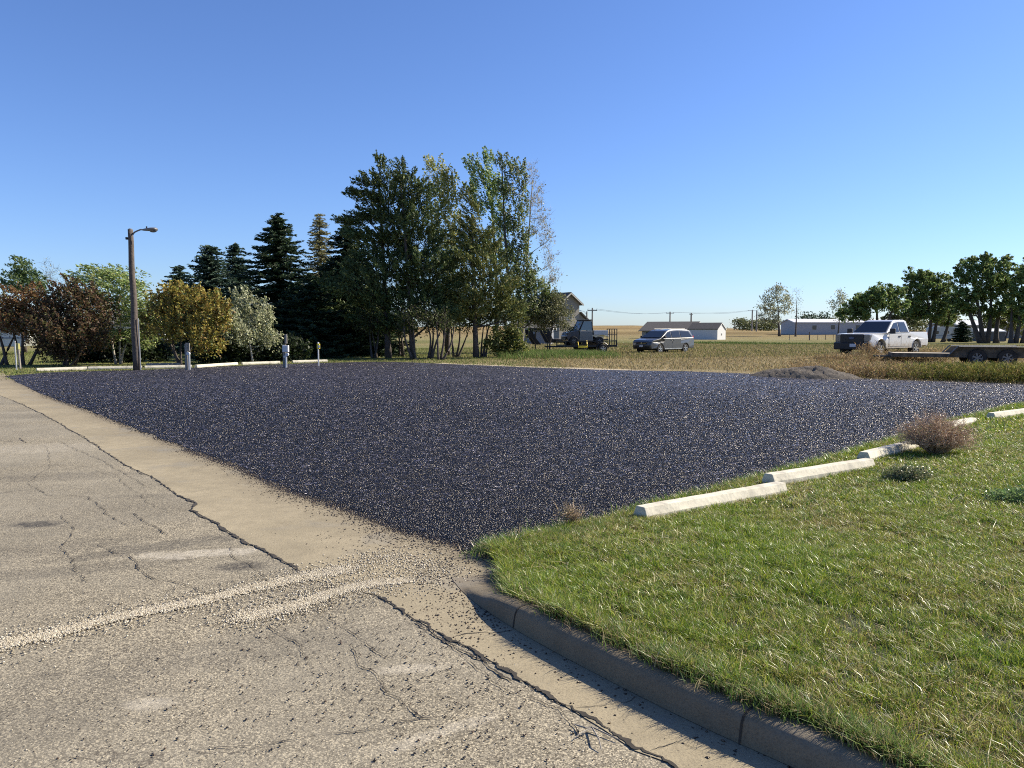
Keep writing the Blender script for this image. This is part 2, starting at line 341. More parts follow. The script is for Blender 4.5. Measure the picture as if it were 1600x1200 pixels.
# ------------------------------------------------------------------ terrain and ground sheets
DT = np.array([0, 60, 100, 195, 250, 330, 430, 560, 700, 1000, 4500], float)
ZT = np.array([0, 0, -.15, -.85, -.75, -.1, 1.6, 4.0, 5.0, 2.0, -8.0])
def tz(x, y):
    x = np.asarray(x, float); y = np.asarray(y, float); d = np.hypot(x, y)
    z = np.interp(d, DT, ZT)
    az = np.degrees(np.arctan2(x, y))
    hill = np.clip((d - 300) / 200, 0, 1)
    z = z - hill * np.interp(az, [-30, -5, 0, 9, 14, 20, 40], [2.5, 1.0, 0.3, 0.0, 1.6, 3.0, 3.6]) * np.clip(z / 3, 0, 1.3)
    z = z + 0.34 * np.exp(-(((x - 19) / 9.5) ** 2 + ((y - 39.5) / 8.0) ** 2))
    z = z + 0.03 * np.sin(x * 0.31 + 1) * np.sin(y * 0.27) * np.clip((d - 40) / 30, 0, 1) + 0.25 * np.sin(x * .021) * np.sin(y * .017 + 1) * np.clip((d - 200) / 200, 0, 1)
    return z - 0.02
def tzf(x, y): return float(tz(x, y))
na, nr = 480, 190
th = np.concatenate([np.linspace(-45, 45, 300), np.linspace(45, 315, na - 300 + 2)[1:-1]]); th = np.radians(th)
rr = np.concatenate([[0.0], np.geomspace(0.8, 4500, nr - 1)])
T, RR = np.meshgrid(th, rr, indexing='ij'); X = np.sin(T) * RR; Y = np.cos(T) * RR
V = np.stack([X, Y, tz(X, Y)], -1).reshape(-1, 3)
i, j = np.meshgrid(np.arange(na), np.arange(nr - 1), indexing='ij'); i2 = (i + 1) % na
Fq = np.stack([i * nr + j, i * nr + j + 1, i2 * nr + j + 1, i2 * nr + j], -1).reshape(-1, 4)[:, ::-1]
tag(obj('ground', fast_mesh('ground', V, Fq), M['ground'], smooth=True), 'dry grass field rising to a low golden hill', kind='structure')

def smooth_line(pts, n=6):
    out = []
    P_ = [Vector(p) for p in pts]
    for i in range(len(P_) - 1):
        a, b, c, d = P_[max(i - 1, 0)], P_[i], P_[i + 1], P_[min(i + 2, len(P_) - 1)]
        for k in range(n):
            t = k / n
            out.append(0.5 * ((2 * b) + (c - a) * t + (2 * a - 5 * b + 4 * c - d) * t * t + (3 * b - a - 3 * c + d) * t ** 3))
    out.append(P_[-1]); return out
def in_poly(x, y, poly):
    x = np.asarray(x); y = np.asarray(y); ins = np.zeros(x.shape, bool); n_ = len(poly)
    for i in range(n_):
        x0, y0 = poly[i][:2]; x1, y1 = poly[(i + 1) % n_][:2]
        c_ = ((y0 > y) != (y1 > y)) & (x < (x1 - x0) * (y - y0) / (y1 - y0 + 1e-12) + x0)
        ins ^= c_
    return ins
def seg_dist(x, y, line):
    best = np.full(np.shape(x), 1e9)
    for a, b in zip(line[:-1], line[1:]):
        dx, dy = b[0] - a[0], b[1] - a[1]; L = dx * dx + dy * dy + 1e-12
        t = np.clip(((x - a[0]) * dx + (y - a[1]) * dy) / L, 0, 1)
        best = np.minimum(best, np.hypot(x - a[0] - t * dx, y - a[1] - t * dy))
    return best
def sheet(name, poly, z, mat, step=None, **kw):
    pts = [Vector((p_[0], p_[1])) for p_ in poly]; nb_ = len(pts)
    if step:
        xs = np.array([p_[0] for p_ in poly]); ys = np.array([p_[1] for p_ in poly])
        gx_, gy_ = np.meshgrid(np.arange(xs.min(), xs.max(), step), np.arange(ys.min(), ys.max(), step))
        gx_ = gx_.ravel() + rng.uniform(-.2, .2, gx_.size) * step; gy_ = gy_.ravel() + rng.uniform(-.2, .2, gy_.size) * step
        k = in_poly(gx_, gy_, poly) & (seg_dist(gx_, gy_, list(poly) + [poly[0]]) > step * .4)
        pts += [Vector((a, b)) for a, b in zip(gx_[k], gy_[k])]
    r = geometry.delaunay_2d_cdt(pts, [(i, (i + 1) % nb_) for i in range(nb_)], [list(range(nb_))], 1, 1e-5)
    vv = [(v.x, v.y, z(v.x, v.y) if callable(z) else z) for v in r[0]]
    me = bpy.data.meshes.new(name); me.from_pydata(vv, [], r[2]); me.update()
    bm = bmesh.new(); bm.from_mesh(me)
    for f in bm.faces:
        if f.normal.z < 0: f.normal_flip()
    bm.to_mesh(me); bm.free()
    return tag(obj(name, me, mat, smooth=True), kind='structure', **kw)

# lot outline
L_left = [gp(*q) for q in [(757, 862), (700, 843), (625, 825), (542, 792), (444, 761), (372, 727), (289, 699), (207, 668), (129, 638), (67, 616), (8, 588)]]
L_far = [gp(*q) for q in [(57, 583), (150, 580), (213, 578.5), (300, 575), (390, 571), (450, 569), (512, 567), (600, 565.5), (680, 568), (800, 573), (960, 578.5), (1100, 581), (1200, 585), (1300, 590), (1400, 594), (1500, 597), (1600, 601), (1800, 612)]]
L_near = [gp(*q) for q in [(1780, 622), (1600, 636), (1540, 650), (1490, 662), (1400, 693), (1340, 710), (1240, 740), (1170, 758), (1090, 780), (1000, 805), (900, 832), (840, 848), (800, 857)]]
def wobble(line, amp, closed=False):
    out = []
    for k, p_ in enumerate(line):
        out.append(Vector((p_[0] + random.uniform(-amp, amp), p_[1] + random.uniform(-amp, amp), 0)))
    return out
lotline = wobble(smooth_line(L_left, 14), .028) + wobble(smooth_line(L_far, 5), .06)[1:] + wobble(smooth_line(L_near, 8), .025)
def lotz(x, y):
    return 0.009
sheet('car_park', lotline, lotz, M['lot'], 1.2, label='car park freshly covered in glittering black asphalt chips')

fl = smooth_line(L_far[8:15], 6)
o1 = [Vector((p_.x + random.uniform(-.05, .05) - .1, p_.y - .25, 0)) for p_ in fl]; o2 = [Vector((p_.x + random.uniform(-.2, .2), p_.y + 1.3 * (.35 + .65 * math.sin(math.pi * k / (len(fl) - 1)) ** .5) + random.uniform(-.35, .35), 0)) for k, p_ in enumerate(fl)]
sheet('dirt_strip', o1 + o2[::-1], 0.001, simple('pale_dirt', (0.36, 0.30, 0.20), .95, var=.3, scale=3, bump=.5), 1.0, label='pale bare dirt strip along the far edge of the lot')

# gutter and apron, road
joint_px = [(-60, 596), (21, 626), (67, 647), (134, 686), (196, 727), (243, 748), (276, 774), (305, 786), (300, 797), (341, 820), (387, 849), (439, 874), (465, 892), (480, 904), (535, 920), (589, 931), (646, 967), (692, 993), (739, 1016), (812, 1061), (891, 1109), (942, 1140), (992, 1174), (1037, 1190), (1080, 1210)]
J = [gp(*q) for q in joint_px]
kb_px = [(706, 905), (722, 925), (746, 946), (765, 959), (802, 983), (850, 1011), (900, 1038), (1000, 1090), (1100, 1139), (1200, 1184)]
KB = smooth_line([gp(*q) for q in kb_px], 6)
dirk = (KB[-1] - KB[-8]).normalized(); KB += [KB[-1] + dirk * t for t in (.25, .6, 1.2, 2.5, 5.0)]
J_end = J[-1] + dirk * 5
ap = [Vector((J[0].x - 6, J[0].y + 7, 0))] + J + [J_end] + [KB[-1] + Vector((.1, .06, 0))] + [KB[k] + Vector((.8, .6, 0)) * (.16 + .34 * max(0, 1 - k / 20)) for k in range(len(KB) - 2, -1, -1)] + [L_left[0] + Vector((.35, .12, 0))] + [p_ + Vector((.25, .2, 0)) for p_ in L_left[1:-1]] + [L_left[-1] + Vector((-6, 7.6, 0))]
gut = sheet('gutter', ap, 0.004, M['apron'], 0.14, label='tan concrete gutter and apron between road and car park')
co = np.array([v.co[:2] for v in gut.data.vertices]); dl_ = seg_dist(co[:, 0], co[:, 1], [(p_.x, p_.y) for p_ in smooth_line(L_left, 3)])
at_ = gut.data.attributes.new('Stain', 'FLOAT', 'POINT'); at_.data.foreach_set('value', np.exp(-dl_ / .28).astype(np.float32))
A0, A1 = J[0], J[-1]; e = Vector((-.65, .76, 0)).normalized(); nl = Vector((-e.y, e.x, 0))
rd = [Vector((3, -6, 0)), Vector((2.6, 1.5, 0)), Vector((.2, 4.4, 0)), Vector((-.3, 5.2, 0)), Vector((-5, 12.0, 0)), Vector((-17, 26, 0)), Vector((-36, 49.0, 0)), Vector((-52, 40, 0)), Vector((-30, 8, 0)), Vector((-12, -10, 0))]
sheet('road', rd, 0.0, M['road'], 1.0, label='worn tan chip seal road with cracks and stains')

# cracks: thin ragged strips of dark, dirt-filled opening
cv, cf = [], []
def crack(pxs, wd, z=0.007, jag=0.018):
    pts = [gp(*q) for q in pxs]; fin = []
    for a, b in zip(pts[:-1], pts[1:]):
        L = (b - a).length; m_ = max(2, int(L / 0.016))
        for k in range(m_): fin.append(a.lerp(b, k / m_))
    fin.append(pts[-1]); off = 0; wk = .8
    base = len(cv); N = len(fin)
    for k, p_ in enumerate(fin):
        d = (fin[min(k + 1, N - 1)] - fin[max(k - 1, 0)]).normalized(); s_ = Vector((-d.y, d.x, 0))
        off = off * 0.9 + random.gauss(0, jag * .28); wk = wk * .8 + random.uniform(.2, 1.5) * .2
        ww = wd * wk * random.uniform(.6, 1.2) * min(1, (k + .3) / 4, (N - k - .7) / 4) * (1 + .5 * math.sin(k * .37))
        cv.append(p_ + s_ * (off + ww / 2) + Vector((0, 0, z))); cv.append(p_ + s_ * (off - ww / 2) + Vector((0, 0, z)))
        if k: cf.append((base + 2 * k - 2, base + 2 * k - 1, base + 2 * k + 1, base + 2 * k))
crack(joint_px[1:7], .016); crack(joint_px[6:14], .030); crack(joint_px[15:], .024, jag=.026)
crack([(646, 970), (700, 1004), (752, 1032), (800, 1070)], .012)
for q, w_ in [([(96, 805), (116, 828), (93, 859), (116, 885), (137, 911)], .009), ([(41, 756), (77, 774), (139, 776), (165, 802), (201, 823)], .010), ([(209, 802), (232, 818), (263, 838)], .014),
           ([(147, 851), (207, 874), (227, 895), (240, 905), (274, 908), (325, 926)], .011), ([(356, 854), (362, 874), (392, 885), (418, 905)], .008), ([(413, 975), (439, 996), (470, 1009), (480, 1035)], .008),
           ([(509, 965), (558, 988), (573, 1009), (615, 1035)], .008), ([(548, 1009), (558, 1040), (589, 1060), (604, 1086), (635, 1102), (661, 1122), (700, 1128)], .009), ([(310, 1171), (439, 1161), (517, 1146), (620, 1138), (700, 1112)], .006),
           ([(706, 997), (740, 990), (802, 984)], .012), ([(90, 690), (160, 720), (230, 760)], .009), ([(30, 685), (43, 692)], .02), ([(75, 700), (80, 730), (41, 756)], .007), ([(150, 735), (180, 745), (240, 790), (262, 800)], .006),
           ([(700, 1004), (790, 1080), (870, 1110), (930, 1170)], .007), ([(1015, 1175), (1060, 1165), (1110, 1178)], .006), ([(890, 1108), (960, 1100), (1000, 1088)], .005), ([(560, 860), (575, 872), (590, 878)], .006)]:
    crack(q, w_ * .72)
me = bpy.data.meshes.new('road_cracks'); me.from_pydata([tuple(v) for v in cv], [], cf); me.update()
tag(obj('road_cracks', me, M['crack']), 'dark ragged cracks along the gutter joint and across the road', kind='structure')

# kerb
def kerb_h(k): return min(1.0, max(0.0, (k - 3) / 22.0)) ** 0.8 * .130
kb = MB(); prof = [(0, 0), (.006, .35), (.014, .68), (.028, .88), (.05, .97), (.08, 1.0), (.14, 1.02), (.16, .3)]
rows = []
KH = []
for k, p_ in enumerate(KB):
    d = (KB[min(k + 1, len(KB) - 1)] - KB[max(k - 1, 0)]).normalized(); s_ = Vector((-d.y, d.x, 0))
    h = kerb_h(k); wide = 1.0 + 1.6 * (1 - min(1, k / 20.0)) ; KH.append((p_, s_, h, wide))
    rows.append([p_ + s_ * (u * wide) + Vector((0, 0, max(.007, z_ * h))) for u, z_ in prof])
npf = len(prof)
joints = {24: 1, 49: 1}
kb.add([v for r_ in rows for v in r_], [(a * npf + b, a * npf + b + 1, (a + 1) * npf + b + 1, (a + 1) * npf + b) for a in range(len(rows) - 1) for b in range(npf - 1)])
tag(kb.build('kerb', M['kerb'], smooth=True), 'rounded concrete kerb beside the lawn', kind='structure')
jt = MB()
for k in (24, 51):
    p_, s_, h, wide = KH[k]; d = Vector((s_.y, -s_.x, 0))
    for b in range(npf - 2):
        q0 = rows[k][b]; q1 = rows[k][b + 1]; up = Vector((-s_.x, -s_.y, 1)) * .003
        jt.quad(q0 + up - d * .005, q0 + up + d * .005, q1 + up + d * .005, q1 + up - d * .005)
tag(jt.build('kerb_joints', M['crack']), 'dark expansion joints across the kerb', kind='structure')

# lawn
lawn_edge = [r_[6] for r_ in rows]
def lawnz(x, y):
    dk = float(seg_dist(x, y, lawn_edge)); dl = float(seg_dist(x, y, L_near_s))
    hk = .130 * min(1, max(0, (6.0 - y) / 1.2)) + .06 * (1 - min(1, max(0, (6.0 - y) / 1.2)))
    t = dk / (dk + dl + 1e-6); hk *= min(1, max(.15, math.hypot(x - KB[0].x, y - KB[0].y) / 1.1 - .1))
    return (hk * (1 - t) + .045 * t) + .018 * math.sin(x * 1.7 + y) * math.sin(y * 1.3) * min(1, dk * 2, dl * 2) + .05 * min(1, min(dk, dl) / 2)
L_near_s = smooth_line(L_near[::-1], 4)   # from the road end outwards
L_near_s = [gp(757, 864), gp(770, 864)] + L_near_s[:-1] + [Vector((26, 19, 0))]
lawn_poly = [Vector((p_.x, p_.y, 0)) for p_ in lawn_edge[1:]] + [Vector((14, -6, 0)), Vector((34, 4, 0)), Vector((30, 19, 0))] + [Vector((p_.x + .02, p_.y - .03, 0)) for p_ in L_near_s[::-1]]
sheet('lawn', lawn_poly, lawnz, M['lawn'], 0.35, label='green lawn on the raised corner behind the kerb')

# ------------------------------------------------------------------ grass
def vnoise(x, y, s, seed=0):
    """cheap smooth value noise"""
    r_ = np.random.default_rng(seed).random((64, 64)); x = x * s + 100; y = y * s + 100
    xi = np.floor(x).astype(int); yi = np.floor(y).astype(int); fx = x - xi; fy = y - yi; fx = fx * fx * (3 - 2 * fx); fy = fy * fy * (3 - 2 * fy)
    g = lambda a, b: r_[a % 64, b % 64]
    return (g(xi, yi) * (1 - fx) + g(xi + 1, yi) * fx) * (1 - fy) + (g(xi, yi + 1) * (1 - fx) + g(xi + 1, yi + 1) * fx) * fy
def blades(P_, H, W, C, lean=0.5, wind=(-.07, -.02)):
    n_ = len(P_); a = rng.uniform(0, 2 * np.pi, n_)
    ld = np.stack([np.cos(a), np.sin(a)], 1) * (rng.random(n_) ** .7 * lean)[:, None] + np.array(wind)
    b = rng.uniform(0, np.pi, n_); sd_ = np.stack([np.cos(b), np.sin(b), np.zeros(n_)], 1) * (W / 2)[:, None]
    ld3 = np.concatenate([ld, np.zeros((n_, 1))], 1) * H[:, None]; up = np.zeros((n_, 3)); up[:, 2] = H
    m0 = P_ + up * .5 + ld3 * .35; t0 = P_ + up * (1 - .25 * np.minimum(1, np.hypot(ld[:, 0], ld[:, 1]))[:, None]) + ld3 * 1.1
    V_ = np.stack([P_ - sd_, P_ + sd_, m0 - sd_ * .85, m0 + sd_ * .85, t0], 1)
    base = np.arange(n_)[:, None] * 5
    Fc = np.concatenate([base + [0, 1, 3], base + [0, 3, 2], base + [2, 3, 4]], 1).reshape(-1, 3)
    Cc = np.repeat(C[:, None, :], 5, 1)
    return V_.reshape(-1, 3), Fc, Cc.reshape(-1, 3)
def pick(n_, cols, wts, jit=.25):
    cols = np.array(cols); k = rng.choice(len(cols), n_, p=np.array(wts) / sum(wts))
    return cols[k] * rng.uniform(1 - jit, 1 + jit, (n_, 1))
def merge(parts):
    Vs, Fs, Cs, o_ = [], [], [], 0
    for v, f, c_ in parts:
        Vs.append(v); Fs.append(f + o_); Cs.append(c_); o_ += len(v)
    return np.concatenate(Vs), np.concatenate(Fs), np.concatenate(Cs)

GREENS = [(0.13, 0.221, 0.046), (0.195, 0.273, 0.065), (0.091, 0.156, 0.039), (0.286, 0.312, 0.104), (0.442, 0.364, 0.195), (0.26, 0.182, 0.104)]
def lawn_pts(n_, box, dens_fn, out=False):
    x = rng.uniform(box[0], box[1], n_); y = rng.uniform(box[2], box[3], n_)
    k = in_poly(x, y, lawn_poly) & (rng.random(n_) < dens_fn(x, y)) & ((np.abs(x) >= y * .72 + .6) if out else (np.abs(x) < y * .72 + .6))
    return x[k], y[k]
lp = []
for (cnt, box, w0, w1, h0, h1) in [(900000, (-1, 4.2, 1.6, 7), .0022, .0045, .025, .065), (620000, (-.5, 8.5, 4.5, 12), .004, .008, .03, .07), (300000, (4, 16, 9, 20), .008, .014, .03, .08), (330000, (.8, 18, -2, 17), .007, .012, .03, .07)]:
    def dens(x, y, box=box):
        return np.clip(.22 + .55 * vnoise(x, y, 3.2, 1) + 1.3 * (vnoise(x, y, 11, 31) - .35), 0.14, 1)
    x, y = lawn_pts(cnt, box, dens, box[2] == -2)
    lz = np.array([0.0] * len(x))
    dk = seg_dist(x, y, lawn_edge); dl = seg_dist(x, y, L_near_s)
    tt = np.clip((6.0 - y) / 1.2, 0, 1); hk = .130 * tt + .06 * (1 - tt); t = dk / (dk + dl + 1e-6); hk = hk * np.clip(np.hypot(x - KB[0].x, y - KB[0].y) / 1.1 - .1, .15, 1)
    lz = (hk * (1 - t) + .045 * t) + .018 * np.sin(x * 1.7 + y) * np.sin(y * 1.3) * np.minimum(1, np.minimum(dk * 2, dl * 2)) + .05 * np.minimum(1, np.minimum(dk, dl) / 2)
    n_ = len(x); green = vnoise(x, y, 1.1, 2) * .6 + vnoise(x, y, 4.3, 3) * .4
    edge = np.exp(-np.minimum(dk, dl) / .12)
    H = rng.uniform(h0, h1, n_) * (.45 + .7 * green + .6 * vnoise(x, y, 9, 33)) * (1 + .9 * edge) 
    dry = pick(n_, [(0.55, 0.48, 0.24), (0.36, 0.29, 0.13), (0.17, 0.12, 0.06), (0.38, 0.37, 0.08)], [2, 3, 3, 4])
    grn = pick(n_, [(0.15, 0.25, 0.025), (0.25, 0.32, 0.03), (0.075, 0.14, 0.02), (0.38, 0.40, 0.055)], [4, 4, 3, 2])
    isdry = (rng.random(n_) < np.clip(.50 - 1.05 * (green - .35), .10, .8))
    C = np.where(isdry[:, None], dry, grn)
    Wd = rng.uniform(w0, w1, n_)
    lp.append(blades(np.stack([x, y, lz - .005], 1), H, Wd, C, lean=1.1))
# taller clumps along the kerb top and round the wheel stops
def fringe(line, n_, spread, h0, h1, w0, w1, z, drift=(0, 0), cols=None):
    L_ = np.array([[p_[0], p_[1]] for p_ in line]); seg = np.hypot(*(L_[1:] - L_[:-1]).T); cs = np.concatenate([[0], np.cumsum(seg)])
    s_ = rng.uniform(0, cs[-1], n_); k = np.clip(np.searchsorted(cs, s_) - 1, 0, len(seg) - 1); t = (s_ - cs[k]) / (seg[k] + 1e-9)
    p_ = L_[k] * (1 - t[:, None]) + L_[k + 1] * t[:, None] + rng.normal(0, spread, (n_, 2)) + np.array(drift)
    cl = vnoise(p_[:, 0], p_[:, 1], 5, 5); keep = rng.random(n_) < cl * 1.4 - .1; p_ = p_[keep]; n2_ = len(p_)
    zz = np.full(n2_, z) if not callable(z) else np.array([z(a, b) for a, b in p_])
    C = pick(n2_, cols or GREENS, [4, 4, 3, 2, 2, 1][:len(cols or GREENS)])
    return blades(np.stack([p_[:, 0], p_[:, 1], zz - .01], 1), rng.uniform(h0, h1, n2_), rng.uniform(w0, w1, n2_), C, lean=.9)
lp.append(fringe(lawn_edge[2:-2], 34000, .04, .035, .105, .003, .006, lawnz, (.03, .025)))
lp.append(fringe(lawn_edge[20:-2], 6000, .03, .04, .12, .003, .005, .11, (.01, .01), [(0.40, 0.32, 0.18), (0.30, 0.22, 0.12), (0.16, 0.10, 0.06), (0.2, 0.2, 0.08)]))
lp.append(fringe(L_near_s, 42000, .07, .04, .12, .004, .008, .04, (.0, -.02)))
lp.append(fringe(L_near_s[:12], 12000, .10, .03, .10, .003, .006, lawnz, (.05, -.08)))
nt_ = 2600; tx_ = rng.uniform(-.5, 9, nt_); ty_ = rng.uniform(1.8, 12, nt_); k = in_poly(tx_, ty_, lawn_poly) & (np.abs(tx_) < ty_ * .72 + .6); tx_, ty_ = tx_[k], ty_[k]
for (per, sp, h0, h1, cols_, wts_, ln) in [(34, .022, .05, .10, [(0.12, 0.21, 0.03), (0.19, 0.27, 0.04), (0.08, 0.14, 0.028), (0.34, 0.33, 0.10)], [4, 3, 3, 1], 1.2), (10, .05, .05, .11, [(0.55, 0.48, 0.27), (0.42, 0.35, 0.18)], [1, 1], 3.0)]:
    cx_ = np.repeat(tx_, per) + (.04 if per < 20 else 0); cy_ = np.repeat(ty_, per); q_ = np.stack([cx_, cy_], 1) + rng.normal(0, sp, (len(cx_), 2))
    zq = np.repeat(np.array([lawnz(a, b) for a, b in zip(tx_, ty_)]), per); k = in_poly(q_[:, 0], q_[:, 1], lawn_poly); q_ = q_[k]; zq = zq[k]; m_ = len(q_)
    lp.append(blades(np.stack([q_[:, 0], q_[:, 1], zq - .008], 1), rng.uniform(h0, h1, m_) * np.repeat(rng.uniform(.5, 1.15, len(tx_)), per)[k], rng.uniform(.003, .0055, m_) * np.clip(q_[:, 1] / 5, 1, 2), pick(m_, cols_, wts_, .35), lean=ln))
V_, F_, C_ = merge(lp)
tag(obj('lawn_grass', fast_mesh('lawn_grass', V_, F_, C_), M['grass']), 'short mixed green and straw lawn grass', kind='stuff')

# field grass, dry
def field(cnt, d0, d1, az0, az1, h0, h1, w0, w1, cols, wts, cond=None, pw=1.0, dn=None):
    az = np.radians(rng.uniform(az0, az1, cnt)); d = d0 + (d1 - d0) * rng.random(cnt) ** pw
    x = np.sin(az) * d; y = np.cos(az) * d; k = ~in_poly(x, y, lotline_np)
    if cond is not None: k &= cond(x, y)
    if dn is not None: k &= rng.random(cnt) < dn(x, y)
    x = x[k]; y = y[k]; n_ = len(x)
    C = pick(n_, cols, wts)
    patch = vnoise(x * .5, y, .22, 9)
    H = rng.uniform(h0, h1, n_) * (.5 + patch)
    return blades(np.stack([x, y, tz(x, y)], 1), H, rng.uniform(w0, w1, n_), C, lean=.8)
lotline_np = [(p_[0], p_[1]) for p_ in lotline]
DRY = [(0.404, 0.319, 0.16), (0.288, 0.222, 0.106), (0.17, 0.128, 0.075), (0.181, 0.181, 0.069), (0.446, 0.371, 0.222)]
def outlane(x, y):   # keep off the road/apron corridor on the left
    return (x * .76 + y * .65) > (-17.7 * .76 + 26.8 * .65) - 2
right = lambda x, y: (x > -1.0 + 2 * vnoise(x, y, .3, 4)) & ~((x < y * .36) & (y < 60) & (seg_dist(x, y, [(p_.x, p_.y) for p_ in L_far[6:15]]) < .5 + 1.0 * vnoise(x, y, .8, 17)) & (rng.random(len(x)) < .85))
left = lambda x, y: (x <= 2.5) & outlane(x, y) & (y > 26)
fg = [field(90000, 24, 62, -2, 34, .03, .12, .015, .03, DRY, [4, 4, 2, 2, 2], right, .9),
      field(60000, 45, 110, 0, 34, .08, .22, .03, .06, [(0.15, 0.17, 0.05), (0.24, 0.215, 0.09), (0.33, 0.265, 0.14), (0.10, 0.12, 0.035)], [2, 4, 5, 1], right),
      field(90000, 26, 75, -36, 5, .04, .12, .015, .03, [(0.13, 0.18, 0.045), (0.20, 0.21, 0.075), (0.27, 0.22, 0.11), (0.09, 0.12, 0.035)], [3, 3, 2, 2], left, .8)]
gsp = lambda c, r_: (lambda x, y: np.exp(-(((x - c[0]) / r_[0]) ** 2 + ((y - c[1]) / r_[1]) ** 2)))
fg.append(field(30000, 44, 58, -1, 8, .1, .4, .02, .04, [(0.10, 0.16, 0.04), (0.15, 0.20, 0.06), (0.22, 0.2, 0.09)], [3, 3, 1], None, 1, gsp((2.2, 50), (3.4, 4))))
fg.append(field(40000, 75, 105, 4, 28, .15, .35, .04, .08, [(0.08, 0.13, 0.035), (0.12, 0.17, 0.05)], [3, 3], lambda x, y: vnoise(x * .3, y, .10, 12) > .66))
V_, F_, C_ = merge(fg)
tag(obj('field_grass', fast_mesh('field_grass', V_, F_, C_), M['dryblade']), 'patchy dry and green grass of the open field', kind='stuff')

# tall weeds between lot and truck
def weeds(cx, cy, n_, sx_, sy_, h0, h1, cols, wts, w0=.012, w1=.03):
    """stalks with side leaves"""
    x = rng.normal(cx, sx_, n_); y = rng.normal(cy, sy_, n_)
    k = ~in_poly(x, y, lotline_np); x = x[k]; y = y[k]; n_ = len(x)
    H = rng.uniform(h0, h1, n_); mz = .30 * np.clip(1 - ((x - gx(1262, 27.6)) / 1.7) ** 2 - ((y - 27.9 + (x - gx(1262, 27.6)) * .5) / 1.1) ** 2, 0, 1)
    P_ = np.stack([x, y, tz(x, y) + mz], 1)
    Cb = pick(n_, cols, wts)
    out = [blades(P_, H, rng.uniform(w0 * .5, w0, n_), Cb * .7, lean=.45)]
    for _ in range(7):
        t = rng.uniform(.15, .95, n_)
        Q = P_.copy(); Q[:, 2] += H * t; Q[:, :2] += rng.normal(0, .05, (n_, 2))
        out.append(blades(Q, H * rng.uniform(.10, .26, n_), rng.uniform(w0, w1, n_), Cb * rng.uniform(.7, 1.35, (n_, 1)), lean=1.8))
    return merge(out)
BR = [(0.36, 0.261, 0.132), (0.27, 0.184, 0.091), (0.45, 0.336, 0.183), (0.169, 0.114, 0.066), (0.192, 0.196, 0.07)]
YG = [(0.161, 0.178, 0.036), (0.237, 0.221, 0.055), (0.097, 0.116, 0.029), (0.301, 0.221, 0.087)]
wp = []
def along(pts, n_, *a, **k):
    for (px, dd_, nn, hh0, hh1, cols, wts) in pts: wp.append(weeds(gx(px, dd_), dd_, nn, 1.1, 1.0, hh0, hh1, cols, wts))
def edge_y(px):   # depth of the lot's far edge at this bearing
    for (a, b) in zip(L_far[:-1], L_far[1:]):
        pa, pb = 800 + a.x / a.y * F, 800 + b.x / b.y * F
        if pa <= px <= pb: return a.y + (b.y - a.y) * (px - pa) / (pb - pa)
    return L_far[-1].y
for px in range(1290, 1640, 18):
    dd_ = edge_y(px)
    t = (px - 1290) / 320
    wp.append(weeds(gx(px, dd_ + 1.6), dd_ + 1.6, 420, .7, .7, .14 + .10 * t, .40 + .26 * t, BR if px < 1430 else YG, [3, 3, 2, 2, 1 + 2 * t] if px < 1430 else [3, 3, 2, 1.5]))
    wp.append(weeds(gx(px, dd_ + 4.2), dd_ + 4.2, 300, .9, 1.2, .12, .36, BR, [3, 3, 2, 2, 1.5]))
wp.append(weeds(gx(1275, 28.3), 28.3, 500, .9, .5, .12, .40, BR, [3, 3, 2, 2, 1]))
for px in range(1300, 1450, 12):
    wp.append(weeds(gx(px, 36.2), 36.2, 150, .6, .9, .12, .42, BR, [3, 3, 2, 2, 1.5]))
wp.append(weeds(gx(1362, 37.2), 37.2, 130, .35, .3, .4, .85, BR, [3, 3, 2, 2, 1]))
for px in range(1430, 1640, 25):
    wp.append(weeds(gx(px, 42), 42, 260, 1.2, 2.6, .2, .5, BR, [3, 3, 2, 2, 1.5]))
V_, F_, C_ = merge(wp)
tag(obj('tall_weeds', fast_mesh('tall_weeds', V_, F_, C_), M['dryblade']), 'tall brown and yellow green weeds edging the far side of the lot', kind='stuff')

# ------------------------------------------------------------------ stones
ICO_V = np.array([(0, 0, 1), (1, 0, 0), (0, 1, 0), (-1, 0, 0), (0, -1, 0), (0, 0, -.6)], float)
ICO_F = np.array([(0, 1, 2), (0, 2, 3), (0, 3, 4), (0, 4, 1), (5, 2, 1), (5, 3, 2), (5, 4, 3), (5, 1, 4)])
def stones(xy, z, s0, s1, cols, wts, flat=.7, mul=1.0):
    n_ = len(xy); S = rng.uniform(s0, s1, n_) * mul; a = rng.uniform(0, 2 * np.pi, n_)
    v = ICO_V[None] * rng.uniform(.6, 1.25, (n_, 6, 1)) + rng.normal(0, .14, (n_, 6, 3)); v[:, :, 2] *= flat; v *= S[:, None, None]
    c_, s_ = np.cos(a), np.sin(a); x = v[:, :, 0] * c_[:, None] - v[:, :, 1] * s_[:, None]; y = v[:, :, 0] * s_[:, None] + v[:, :, 1] * c_[:, None]
    zc = z if hasattr(z, '__len__') else np.full(n_, z)
    V_ = np.stack([x + xy[:, 0:1], y + xy[:, 1:2], v[:, :, 2] + (zc + S * .35)[:, None]], -1).reshape(-1, 3)
    Fc = (ICO_F[None] + np.arange(n_)[:, None, None] * 6).reshape(-1, 3)
    return V_, Fc, np.repeat(pick(n_, cols, wts)[:, None], 6, 1).reshape(-1, 3)
